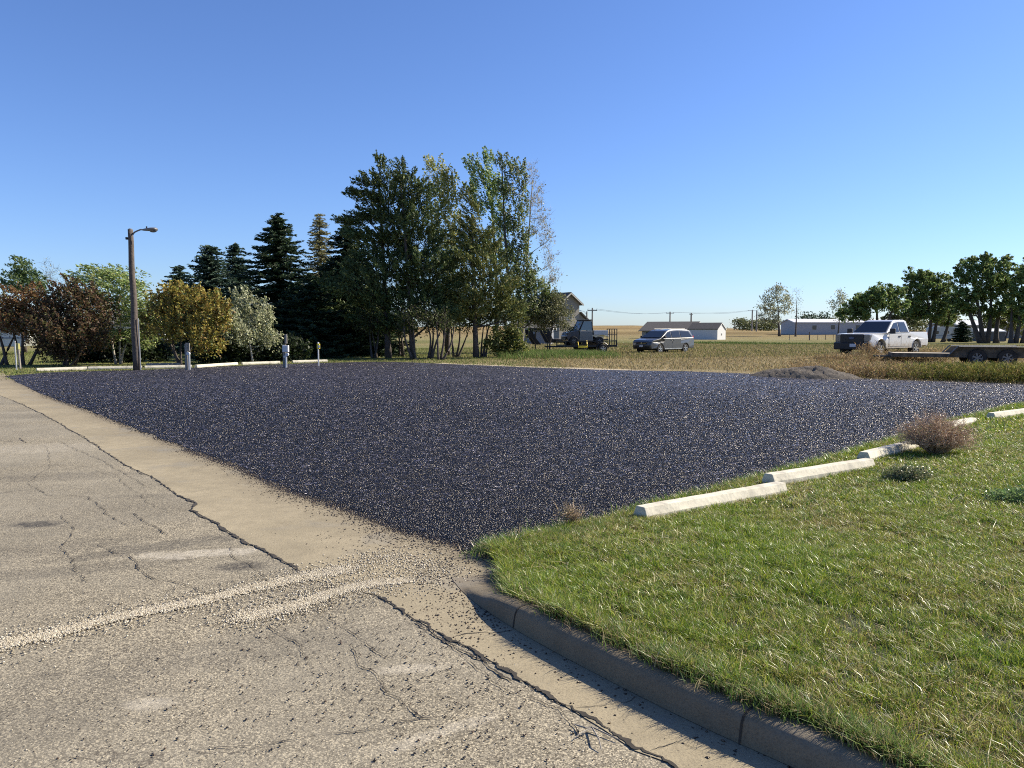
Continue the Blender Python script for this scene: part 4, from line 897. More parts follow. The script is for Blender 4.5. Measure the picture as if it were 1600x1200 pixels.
PK = dict(kind='needle', gapk=1.1, leaf=(.19, .055), sub=.34, dens=3.1, plume=(-.35, 0, .55, 1.0, 1.0), wind=(-.5, 0, .4))
tree('pine_tree', 'tall open crowned pine with a bare reddish trunk, left end of the pines', 'pine tree', (607, 558), 47, [(592, 262, 10, 12), (577, 285, 18, 9), (602, 284, 16, 12), (562, 302, 16, 6), (590, 310, 26, 10), (618, 305, 14, 14), (545, 345, 20, 5), (575, 338, 26, 8), (612, 340, 24, 12), (560, 365, 20, 7), (595, 375, 34, 11), (625, 380, 18, 14), (575, 410, 36, 14), (612, 425, 32, 16), (560, 445, 38, 18), (600, 465, 38, 16), (560, 490, 36, 16), (600, 505, 36, 12)], PIN, W4, tr=.19, group='pines of the windbreak', **PK)
tree('pine_tree', 'bushy dark pine just right of the tall open pine', 'pine tree', (645, 556), 46.5, [(626, 268, 9, 10), (640, 285, 16, 12), (660, 300, 18, 12), (635, 310, 16, 14), (655, 330, 26, 14), (640, 355, 26, 14), (668, 370, 26, 16), (648, 395, 32, 16), (675, 415, 28, 16), (645, 435, 34, 18), (680, 455, 28, 18), (650, 475, 36, 18), (680, 492, 28, 14), (640, 505, 30, 12)], PIN, W4, tr=.16, group='pines of the windbreak', **PK)
tree('pine_tree', 'olive brown tinted pine standing before the poplars', 'pine tree', (744, 556), 47, [(738, 328, 10, 14), (732, 352, 16, 12), (750, 366, 20, 12), (726, 382, 18, 12), (758, 392, 22, 12), (735, 408, 22, 12), (765, 425, 24, 14), (730, 440, 26, 14), (785, 452, 22, 16), (755, 462, 28, 14), (722, 470, 22, 12), (775, 485, 30, 16), (740, 495, 28, 12), (798, 490, 20, 22)], OLV, W4, tr=.17, group='pines of the windbreak', **PK)
tree('pine_tree', 'dark pine filling the gap between the bushy pine and the olive pine', 'pine tree', (700, 556), 51, [(700, 395, 12, 14), (690, 420, 20, 14), (712, 435, 20, 14), (700, 460, 26, 16), (715, 485, 26, 14), (695, 500, 30, 12)], PIN, W4, tr=.14, group='pines of the windbreak', **PK)
PP = dict(wind=(-.9, 0, .8), gapk=1.0, leaf=(.15, .08), sub=.36, dens=1.5, plume=(-.35, 0, 1.1, .35, 1.1))
tree('poplar_tree', 'yellowing poplar rising between the pines', 'poplar tree', (700, 548), 58, [(670, 262, 9, 12), (688, 268, 12, 14), (704, 285, 12, 16), (682, 292, 18, 14), (700, 312, 18, 16), (685, 335, 20, 16), (708, 350, 16, 18), (690, 372, 20, 16), (712, 395, 16, 18), (695, 415, 18, 16), (722, 300, 8, 18)], POY, W4, tr=.15, group='tall poplars', **PP)
tree('poplar_tree', 'tallest green poplar above the olive pine', 'poplar tree', (776, 548), 58, [(742, 262, 12, 12), (762, 252, 9, 10), (757, 280, 18, 14), (775, 292, 14, 20), (740, 295, 12, 14), (765, 320, 22, 16), (780, 350, 18, 20), (762, 385, 18, 16), (785, 400, 20, 20)], POP, W4, tr=.17, group='tall poplars', **PP)
tree('poplar_tree', 'pale leaved poplar on the right side of the tall group', 'poplar tree', (806, 546), 57, [(785, 258, 10, 12), (802, 268, 12, 16), (818, 280, 9, 18), (795, 300, 16, 18), (815, 320, 12, 22), (800, 345, 18, 20), (818, 375, 14, 22), (800, 398, 20, 18), (825, 420, 18, 16), (805, 440, 24, 16), (835, 448, 20, 14), (812, 468, 26, 12), (848, 462, 16, 12), (835, 488, 20, 12), (856, 475, 14, 10), (820, 500, 18, 10)], [(0.13, 0.18, 0.05), (0.22, 0.25, 0.10), (0.08, 0.12, 0.03), (0.36, 0.35, 0.24)], W4, tr=.15, group='tall poplars', **PP)
tree('bare_tree', 'nearly leafless tree with upswept branches at the right of the windbreak', 'tree', (815, 546), 60, [(832, 270, 10, 18), (840, 300, 12, 22), (848, 335, 12, 22), (855, 370, 12, 22), (860, 405, 12, 20), (862, 435, 14, 16), (838, 355, 12, 20), (828, 320, 10, 20)], GRY, [1, 1, 1], leaf=(.12, .07), dens=.10, bare=8, tr=.12, bark='palebark', wind=(0, 0, .6))
tree('small_tree', 'small grey green tree in front of the tall house', 'tree', (858, 548), 57, [(868, 466, 14, 10), (862, 478, 18, 12), (850, 490, 20, 14), (876, 488, 16, 14), (862, 500, 24, 12), (884, 508, 12, 12), (846, 505, 12, 10)], [(0.16, 0.17, 0.07), (0.23, 0.22, 0.11), (0.10, 0.11, 0.05)], [1, 1, 1], tr=.06, leaf=(.11, .06), dens=1.3, bare=1)
for i_, (px, Y, cl, lb) in enumerate([(648, 44.5, [(640, 500, 18, 14), (655, 490, 20, 14), (630, 510, 14, 10)], 'many stemmed thicket tree right of the tall pine trunk'), (672, 45.5, [(670, 495, 20, 16), (685, 505, 18, 12)], 'thicket tree with two leaning stems, second from the tall pine trunk'),
                                      (688, 44, [(690, 498, 18, 16), (700, 508, 16, 10)], 'forked thicket tree in the middle of the windbreak'), (712, 48, [(712, 498, 20, 14), (725, 508, 16, 10)], 'thicket tree just left of the olive pine trunk'),
                                      (755, 47.5, [(765, 500, 20, 12), (750, 505, 16, 10)], 'curving thicket stems just right of the olive pine trunk'), (628, 49, [(625, 500, 18, 14), (612, 505, 16, 10)], 'thin stemmed thicket tree hidden just left of the bushy pine'),
                                      (585, 47, [(585, 500, 24, 14), (570, 512, 18, 12)], 'shaded thicket stems left of the tall pine trunk'), (560, 52, [(555, 510, 24, 16), (530, 515, 18, 14)], 'shaded thicket stems under the dark spruce')]):
    tree('thicket_tree', lb, 'tree', (px, 556), Y, cl, [(0.05, 0.07, 0.02), (0.08, 0.09, 0.03), (0.035, 0.045, 0.015)], [1, 1, 1], tr=.07, trunks=[(px - 3, (cl[0][0] - 8, cl[0][1])), (px, (cl[0][0] + 4, cl[0][1] - 5)), (px + 3, (cl[-1][0] + 10, cl[-1][1]))], leaf=(.13, .06), dens=.4, bare=1, group='multi stemmed trees under the pines')

# right-hand trees
tree('cottonwood_tree', 'tall sparse pale tree alone in the field beside the long white building', 'tree', (1217, 523), 255, [(1215, 455, 12, 9), (1203, 465, 10, 9), (1226, 468, 10, 10), (1196, 480, 9, 9), (1230, 482, 8, 9), (1210, 482, 12, 9), (1192, 497, 9, 7), (1208, 498, 9, 6)], GRY, [1, 1, 1], leaf=(.5, .3), sub=1.2, dens=.42, tr=.45, bare=2)
tree('bare_tree', 'leaning bare tree just right of the tall sparse field tree', 'tree', (1242, 522), 250, [(1244, 455, 5, 7), (1250, 470, 5, 6), (1246, 485, 6, 6), (1238, 470, 4, 7)], GRY, [1, 1, 1], leaf=(.3, .2), sub=1.2, dens=.05, tr=.30, bare=4)
tree('small_tree', 'pale thin tree beside the left of the dark elm, over the white building', 'tree', (1308, 526), 165, [(1314, 462, 6, 8), (1306, 475, 8, 9), (1318, 478, 7, 9), (1310, 492, 8, 8)], GRY, [1, 1, 1], leaf=(.3, .18), sub=.9, dens=.5, tr=.2, bare=2)
# clump sizes below are in photo pixels at the tree's own distance
EG = 'broadleaf trees behind the truck and camper'
EK = dict(leaf=(.30, .17), sub=.72, dens=1.7, plume=(-.2, 0, .35, .9, .45), gapk=1.25, wind=(-.4, 0, .2), group=EG)
tree('elm_tree', 'low spreading elm directly above the truck cab', 'tree', (1378, 538), 118, [(1335, 480, 16, 8), (1350, 466, 18, 9), (1370, 458, 18, 9), (1388, 466, 14, 9), (1326, 494, 12, 7), (1362, 476, 24, 7), (1345, 492, 14, 6), (1400, 478, 14, 7), (1405, 455, 10, 8)], ELM, W4, tr=.32, trunks=[(1378, (1372, 465)), (1380, (1400, 470))], **EK)
tree('elm_tree', 'dense tree whose trunks stand at the left end of the camper', 'tree', (1452, 535), 135, [(1432, 432, 14, 9), (1448, 438, 18, 9), (1468, 440, 14, 9), (1424, 448, 10, 9), (1445, 455, 24, 11), (1475, 458, 16, 12), (1430, 470, 14, 9), (1458, 475, 22, 10), (1485, 480, 12, 12), (1440, 488, 16, 8), (1480, 498, 12, 8), (1425, 486, 12, 8), (1462, 492, 14, 7)], ELM, W4, tr=.34, trunks=[(1449, (1440, 445)), (1456, (1465, 450)), (1472, (1485, 470))], **EK)
tree('elm_tree', 'tallest dense tree rising above the right end of the camper', 'tree', (1538, 536), 125, [(1515, 422, 16, 10), (1535, 410, 18, 9), (1558, 414, 18, 10), (1505, 442, 14, 12), (1530, 435, 22, 12), (1560, 438, 20, 12), (1512, 465, 16, 10), (1545, 462, 22, 12), (1575, 455, 14, 14), (1500, 480, 12, 8), (1560, 482, 16, 8), (1525, 486, 16, 7), (1580, 490, 12, 8), (1548, 492, 10, 6), (1490, 462, 10, 10)], ELM, W4, tr=.42, trunks=[(1536, (1520, 430)), (1541, (1545, 425)), (1531, (1505, 450)), (1556, (1575, 450))], **EK)
tree('elm_tree', 'dense tree cut off by the right edge of the photo', 'tree', (1592, 536), 120, [(1590, 430, 16, 12), (1612, 425, 18, 14), (1585, 455, 14, 14), (1610, 455, 20, 14), (1590, 480, 16, 10), (1620, 480, 18, 12), (1600, 495, 14, 8)], ELM, W4, tr=.36, trunks=[(1586, (1585, 440)), (1597, (1605, 440)), (1578, (1580, 465))], **EK)
tree('elm_tree', 'yellower tree deeper in the row, seen low between the trunks at right', 'tree', (1568, 530), 170, [(1560, 500, 14, 12), (1578, 495, 14, 14), (1595, 505, 12, 12), (1545, 505, 8, 10)], [(0.20, 0.22, 0.06), (0.28, 0.27, 0.08), (0.13, 0.15, 0.04)], [1, 1, 1], tr=.25, **EK)
tree('elm_tree', 'yellow green sapling growth behind the camper roof', 'tree', (1490, 528), 175, [(1478, 492, 8, 12), (1492, 498, 6, 12), (1468, 500, 7, 10)], [(0.20, 0.22, 0.06), (0.28, 0.27, 0.08), (0.13, 0.15, 0.04)], [1, 1, 1], tr=.2, **EK)
tree('elm_tree', 'grey green low tree between the elm and the camper', 'tree', (1412, 532), 165, [(1405, 490, 12, 9), (1420, 495, 10, 9), (1395, 500, 10, 7), (1432, 500, 8, 8)], [(0.11, 0.13, 0.05), (0.16, 0.17, 0.08)], [1, 1], tr=.2, **EK)
spruce('small dark conifer in front of the camper', 1501, 503, 12, 138, DKG, name='conifer_tree', cat='conifer', card=(.4, .12), dens=.8)

# far hedge lines
def treeline(name, label, px0, px1, Y, top, base_y, cols, n_):
    xs = rng.uniform(px0, px1, n_); P_ = np.zeros((n_, 3)); P_[:, 0] = (xs - 800) / F * Y; P_[:, 1] = Y + rng.normal(0, 6, n_)
    tt = vnoise(xs, xs * 0, .12, 21) * .5 + vnoise(xs, xs * 0, .35, 22) * .5
    z0 = tz(P_[:, 0], P_[:, 1]); zt = CH + (HY - top) * Y / F
    P_[:, 2] = z0 + (zt - z0) * (.45 + .75 * tt) * rng.random(n_) ** .6
    tag(obj(name, fast_mesh(name, *cards(P_, rng.normal(0, 1, (n_, 3)), np.full(n_, .9), np.full(n_, .6), pick(n_, cols, [1] * len(cols), .3))), M['leaf']), label, kind='stuff')
treeline('distant_woods', 'low line of distant scrub left of the lone field tree', 1150, 1212, 420, 497, 515, [(0.10, 0.12, 0.05), (0.15, 0.16, 0.07)], 4200)
treeline('distant_evergreens', 'dark distant evergreens showing above the long white building', 1252, 1302, 380, 489, 515, DKG, 2600)
treeline('distant_brush', 'distant brush behind the trees at right', 1300, 1640, 330, 497, 515, [(0.09, 0.11, 0.04), (0.14, 0.14, 0.06)], 9000)
treeline('far_left_brush', 'distant brush seen low behind the left bushes', -60, 560, 130, 505, 525, [(0.05, 0.07, 0.025), (0.08, 0.10, 0.035)], 9000)

# ------------------------------------------------------------------ buildings
def gable(name, label, cat, px, Y, rz, lx, wy, hw, hr, wall, roof, over=.5, group=None, windows=(), base_z=None, trim=None, extra=None):
    B = Vector((gx(px, Y), Y, 0)); B.z = (tzf(B.x, B.y) if base_z is None else base_z) - .05
    r_ = empty(name, B, rz); tag(r_, label, cat, group)
    b = MB(); pf = [(-wy / 2, 0), (wy / 2, 0), (wy / 2, hw), (0, hw + hr), (-wy / 2, hw)]
    vs_ = [(-lx / 2, y, z) for y, z in pf] + [(lx / 2, y, z) for y, z in pf]
    b.add(vs_, [(0, 1, 2, 3, 4), (9, 8, 7, 6, 5)] + [(i, (i + 1) % 5, (i + 1) % 5 + 5, i + 5) for i in (0, 1, 4)])
    b.add([], []); b.build('wall', wall, r_)
    sl = hr / (wy / 2); t = .18; rb = MB()
    for sg in (-1, 1):
        y1 = sg * (wy / 2 + over); z1 = hw - over * sl; 
        P4 = [(-lx / 2 - over, 0, hw + hr), (lx / 2 + over, 0, hw + hr), (lx / 2 + over, y1, z1), (-lx / 2 - over, y1, z1)]
        rb.add([(x, y, z + .02) for x, y, z in P4] + [(x, y, z + .02 + t) for x, y, z in P4], [(0, 1, 2, 3), (7, 6, 5, 4), (0, 4, 5, 1), (1, 5, 6, 2), (2, 6, 7, 3), (3, 7, 4, 0)])
    rf = rb.build('roof', roof, r_)
    for ex in (-1, 1):
        x = ex * (lx / 2 + over + .02); ye = wy / 2 + over; ze = hw - over * sl + .12; zp = hw + hr + .12
        MB().slab([(x, -ye, ze), (x, 0, zp), (x, ye, ze), (x, ye, ze - .22), (x, 0, zp - .22), (x, -ye, ze - .22)], .03, (ex, 0, 0)).build('fascia', trim or M['white'], rf)
    for (side, u, z, ww, wh) in windows:     # side: 'e' gable end +x, 'f' front -y
        if side == 'e': c_ = Vector((lx / 2 + .02, u, z)); dx, dy, nn = 0, 1, (1, 0)
        elif side == 'w': c_ = Vector((-lx / 2 - .02, u, z)); dx, dy, nn = 0, 1, (-1, 0)
        else: c_ = Vector((u, -wy / 2 - .02, z)); dx, dy, nn = 1, 0, (0, -1)
        f = MB().box(c_, (.06 + ww * dx + .16 * dx, .06 + ww * dy + .16 * dy, wh + .16)).build('window', M['white'], r_)
        MB().box(c_ + Vector((nn[0] * .03, nn[1] * .03, 0)), (.03 + ww * dx, .03 + ww * dy, wh)).build('pane', M['pane'], f)
    return r_
# tall house with lean-tos
def tall_house():
    Y = 112; s = Y / F; rz = R(-28)
    r_ = gable('tall_house', 'tall narrow gabled house behind the small grey green tree and side by side', 'house', 862, Y, R(-60), 9.0, 3.4, 5.7, 1.3, M['tanwall'], M['darkroof'], .45, windows=[('e', 0, 3.9, .7, 1.0), ('e', .8, 1.4, .8, 1.1), ('f', 1.2, 1.6, .8, 1.0), ('f', -2, 1.6, .8, 1.0)], trim=M['offwhite'])
    # shed wing and low porch roof on the far right side
    wing = MB().add([(-4.3, 1.82, 0), (4.3, 1.82, 0), (4.3, 3.2, 0), (-4.3, 3.2, 0), (-4.3, 1.82, 4.3), (4.3, 1.82, 4.3), (4.3, 3.2, 3.2), (-4.3, 3.2, 3.2)], [(0, 3, 2, 1), (0, 1, 5, 4), (1, 2, 6, 5), (2, 3, 7, 6), (3, 0, 4, 7), (4, 5, 6, 7)]).build('side_wing', M['tanwall'], r_)
    MB().slab([(-4.6, 1.84, 4.36), (4.7, 1.84, 4.36), (4.7, 3.65, 2.92), (-4.6, 3.65, 2.92)], .16, (0, .6, .8)).build('wing_roof', M['darkroof'], wing)
    MB().add([(-3.5, 3.22, 0), (4.2, 3.22, 0), (4.2, 6.2, 0), (-3.5, 6.2, 0), (-3.5, 3.22, 1.7), (4.2, 3.22, 1.7), (4.2, 6.2, 1.0), (-3.5, 6.2, 1.0)], [(0, 3, 2, 1), (0, 1, 5, 4), (1, 2, 6, 5), (2, 3, 7, 6), (3, 0, 4, 7), (4, 5, 6, 7)]).build('porch', M['offwhite'], r_)
    MB().slab([(-3.8, 3.24, 1.9), (4.6, 3.24, 1.9), (4.6, 6.9, .95), (-3.8, 6.9, .95)], .14, (0, .25, 1)).build('porch_roof', M['galv'], r_)
    MB().box((-2, 0, 7.2), (.5, .5, .9)).build('chimney', M['tanwall'], r_)
tall_house()
gable('low_barn', 'long bluish grey shed low behind the poplars, left of the tall house', 'shed', 834, 96, R(-8), 4.6, 4, 1.9, .7, simple('shed_blue_grey', (0.17, 0.18, 0.2), .6), M['darkroof'], .3, windows=[('f', 0, 1.1, .8, .6)])
gable('ranch_house', 'low house with a long dark shingle roof behind the minivan', 'house', 1051, 205, R(-35), 13.5, 9.5, 2.35, 2.1, M['tanwall'], M['darkroof'], .7, windows=[('f', -5, 1.4, 1.4, 1.2), ('f', -2.6, 1.5, .9, .9), ('f', 0.2, 1.5, 1.6, .9), ('f', 3.8, 1.5, 1.6, 1.1), ('e', 0, 3.4, .8, .7)])
MBh = None
gable('ranch_wing', 'lower left wing of the low house with the dark shingle roof', 'house wing', 1028, 210, R(-35), 5.5, 7.0, 2.3, 1.35, M['tanwall'], M['darkroof'], .6, windows=[('f', -1.2, 1.4, 1.0, 1.1)])
gable('white_garage', 'small white garage with a dark roof right of the low house', 'garage', 1104, 192, R(-38), 7.6, 5.0, 2.6, 1.45, M['white'], M['darkroof'], .15, windows=[('e', 0, 1.35, .35, .45)])
gable('metal_building', 'long low white building with a bright white roof edge behind the truck', 'building', 1310, 290, R(4), 40, 12, 4.4, 1.2, M['greywall'], M['whiteroof'], .3, windows=[('f', -12.5, 2.6, 1.6, 1.6), ('f', -5.5, 2.7, 1.6, 1.6), ('f', 4, 2.7, 1.6, 1.6)], trim=M['whiteroof'])
gable('large_shed', 'large dark shed with pale roof edge behind the camper', 'shed', 1530, 215, R(6), 22, 12, 3.6, 1.2, M['tanwall'], M['whiteroof'], .4, windows=[('f', -4, 1.8, 1.2, 1.0), ('f', 3, 1.8, 1.2, 1.0)])
gable('dark_shed', 'dark grey low shed just right of the camper', 'shed', 1538, 160, R(3), 5.6, 4, 2.0, .5, simple('dark_shed_wall', (0.07, 0.075, 0.08), .7), M['whiteroof'], .15, windows=[('f', -1, 1.2, .4, .4)])
gable('white_house', 'white house glimpsed through the light green tree by the lamp', 'house', 222, 84, R(8), 6.5, 6, 2.5, 1.3, M['white'], M['darkroof'], .4, windows=[('f', -2.2, 1.5, 1.0, 1.0), ('f', 2.2, 1.5, 1.0, 1.0)])

# camper
def camper(px, Y, L, rz, label):
    B = Vector((gx(px, Y), Y, 0)); B.z = tzf(B.x, B.y); r_ = empty('camper_trailer', B, rz); tag(r_, label, 'camper', 'camper trailers')
    pf = [(-L / 2, .55), (-L / 2 + .1, 2.5), (-L / 2 + .4, 2.8), (L / 2 - .35, 2.8), (L / 2, 2.45), (L / 2, 1.2), (L / 2 - .5, .55)]
    MB().prism(pf, 1.2).build('body', M['white'], r_, bevel=.06)
    MB().box((0, -1.215, 1.15), (L * .97, .02, .12)).build('stripe', simple('grey_stripe', (0.25, 0.27, 0.3), .5), r_)
    for x, z, w_, h_ in [(-L * .38, 1.75, .9, .55), (-L * .13, 1.8, .9, .5), (L * .22, 1.8, .8, .5), (L * .36, 1.8, .7, .5)]:
        MB().box((x, -1.22, z), (w_, .04, h_)).build('window', M['pane'], r_, bevel=.01)
    d = MB().box((L * .06, -1.22, 1.5), (.62, .03, 1.75)).build('door', M['offwhite'], r_, bevel=.02); MB().box((L * .06, -1.245, 1.95), (.32, .02, .5)).build('pane', M['pane'], d)
    for x in (-L * .16, -L * .05): wh_ = MB().cyl((x, -1.02, .34), (0, 1, 0), .34, .22, 18).build('wheel', M['rubber'], r_)
    MB().box((L / 2 + .5, 0, .5), (1.2, .12, .12)).build('tongue', M['black'], r_)
    MB().box((-L * .3, .2, 2.92), (.9, .8, .22)).build('roof_vent', M['white'], r_, bevel=.03)
camper(1481, 148, 7.6, R(-4), 'white travel camper parked under the trees right of the truck')
camper(2, 54, 4.6, R(10), 'white camper seen low at the far left under the rust red bush')

# ------------------------------------------------------------------ poles and wires
def upole(px, top, Y, label, arm=1.8, r=.14, armz=.5):
    B = Vector((gx(px, Y), Y, 0)); B.z = tzf(B.x, B.y); H = at(px, top, Y).z - B.z
    r_ = empty('utility_pole', B); tag(r_, label, 'utility pole', 'utility poles beyond the field')
    MB().tube([(0, 0, -.1), (0, 0, H)], [r * 1.3, r], 8).build('pole', M['oldwood'], r_)
    if arm:
        MB().box((0, 0, H - armz), (arm, .14, .16)).build('crossarm', M['oldwood'], r_)
        for x in (-arm * .45, 0, arm * .45): MB().cyl((x, 0, H - armz + .2), (0, 0, 1), .07, .24, 6).build('insulator', M['galv'], r_)
    return B + Vector((0, 0, H - armz + .3))
w0_ = upole(925, 481, 150, 'utility pole rising behind the side by side cab', 1.9, .13)
w1_ = upole(1046, 487, 250, 'utility pole behind the left half of the long dark roof', 2.6, .2)
w2_ = upole(1079, 489, 262, 'utility pole behind the gable of the long dark roof', 1.2, .25)
w3_ = upole(1174, 484, 380, 'utility pole with crossarm left of the lone field tree', 4.2, .3)
upole(1181, 485, 360, 'utility pole without crossarm closest to the lone field tree', 0, .3)
upole(1147, 507, 520, 'tiny far pole on the hill crest between garage and field tree', 1.2, .3)
wr = empty('power_line', (0, 0, 0)); tag(wr, 'thin power lines strung between the utility poles', 'power line')
left_ = Vector((-30, 120, 9))
for (a, b) in ((w0_, w1_), (w1_, w3_), (w2_, w3_)):
    for off in (-.8, .8):
        MB().tube([a.lerp(b, k / 10) + Vector((off, 0, -.7 * math.sin(math.pi * k / 10))) for k in range(11)], .022, 3, cap=False).build('wire', M['black'], wr)
def far_lamp():
    Y = 140; B = Vector((gx(916.5, Y), Y, 0)); B.z = tzf(B.x, B.y); H = at(913, 486.5, Y).z - B.z
    r_ = empty('street_lamp', B); tag(r_, 'small distant street lamp just left of the pole behind the side by side', 'street lamp')
    MB().tube([(0, 0, -.1), (0, 0, H)], [.16, .12], 8).build('pole', M['oldwood'], r_)
    MB().tube([(0, 0, H - .6), (-.5, 0, H), (-1.0, 0, H + .1)], .04, 5).build('arm', M['galv'], r_)
    MB().box((-1.25, 0, H + .1), (.6, .22, .14), taper=.7).build('lamp_head', M['galv'], r_)
far_lamp()
def fence():
    r_ = empty('wire_fence', (gx(1260, 178), 178, tzf(gx(1260, 178), 178))); tag(r_, 'thin wire fence on spaced posts in front of the long white building', 'fence')
    B = r_.location; tops = []
    for k, px in enumerate((1233, 1264, 1277, 1289, 1301, 1313, 1330)):
        x = gx(px, 178) - B.x; z = tzf(x + B.x, 178) - B.z; h = 1.9 if px == 1264 else 1.35
        MB().tube([(x, 0, z - .1), (x, 0, z + h)], .06 if px != 1264 else .12, 6).build('post', M['wood'], r_); tops.append((x, z))
    for h in (.4, .8, 1.2):
        MB().tube([(x, 0, z + h) for x, z in tops], .012, 3, cap=False).build('wire', M['galv'], r_)
fence()

# ------------------------------------------------------------------ vehicles
def placed(name, px, Y, s_, c_, label, cat, z=None, group=None):
    """heading: local +x is forward; s_ = share pointing left, c_ = share pointing to camera"""
    B = Vector((gx(px, Y), Y, 0)); B.z = tzf(B.x, B.y) if z is None else z
    ph = math.atan2(B.x, B.y); ray_ = Vector((math.sin(ph), math.cos(ph))); rt = Vector((math.cos(ph), -math.sin(ph)))
    f = -ray_ * c_ - rt * s_
    r_ = empty(name, B, math.atan2(f.y, f.x)); tag(r_, label, cat, group); return r_
def arch(cx, r, z0, n_=9, dirn=-1):
    """wheel opening from front to rear, at sill height z0"""
    out = []
    h = z0 - .36; a0 = math.asin(max(-1, min(1, h / r)))
    for k in range(n_):
        a = a0 + (math.pi - 2 * a0) * k / (n_ - 1); out.append((cx + r * math.cos(a) * (-dirn), .36 + r * math.sin(a)))
    return out
def wheel(r_, x, y, rad, wd, parent, spokes=5, rim_r=.64, rim_mat='chrome'):
    w_ = MB(); N = 28; prof_ = [(rad * rim_r, -wd / 2), (rad * .93, -wd / 2), (rad, -wd * .36), (rad, wd * .36), (rad * .93, wd / 2), (rad * rim_r, wd / 2)]
    vs_ = [(x + rr_ * math.cos(2 * math.pi * k / N), y + yy_, rad + rr_ * math.sin(2 * math.pi * k / N)) for k in range(N) for rr_, yy_ in prof_]
    m_ = len(prof_); w_.add(vs_, [(k * m_ + a, k * m_ + (a + 1) % m_, ((k + 1) % N) * m_ + (a + 1) % m_, ((k + 1) % N) * m_ + a) for k in range(N) for a in range(m_)])
    o = w_.build('wheel', M['rubber'], parent, smooth=False)
    sg = 1 if y > 0 else -1; rm = MB(); yo = y + sg * wd * .38
    rm.cyl((x, y + sg * wd * .1, rad), (0, 1, 0), rad * rim_r * .98, wd * .2, 24)
    rim = rm.build('rim_barrel', M['black'], o)
    sp_ = MB(); sp_.cyl((x, yo, rad), (0, 1, 0), rad * .17, .05, 14)
    for k in range(spokes):
        a = 2 * math.pi * k / spokes + .3; d = Vector((math.cos(a), 0, math.sin(a))); t = Vector((-math.sin(a), 0, math.cos(a)))
        c0 = Vector((x, yo, rad)); A_ = c0 + d * rad * .12; B_ = c0 + d * rad * rim_r * .97; hw_ = rad * (.62 / spokes)
        sp_.slab([A_ - t * hw_ * .7, A_ + t * hw_ * .7, B_ + t * hw_, B_ - t * hw_], .03, (0, sg, 0))
    ring = [Vector((x + math.cos(2 * math.pi * k / 24) * rad * rim_r * .95, yo, rad + math.sin(2 * math.pi * k / 24) * rad * rim_r * .95)) for k in range(25)]
    sp_.tube(ring, .02, 5, cap=False); sp_.build('rim', M[rim_mat], o)
    return o
def side_panel(pts, y, th=.012):
    """thin panel on both... one side; pts (x,z); y may be function of z"""
    b = MB(); g = y if callable(y) else (lambda z: y); sg = 1 if g(pts[0][1]) > 0 else -1
    b.slab([(x, g(z), z) for x, z in pts], th, (0, sg, 0)); return b

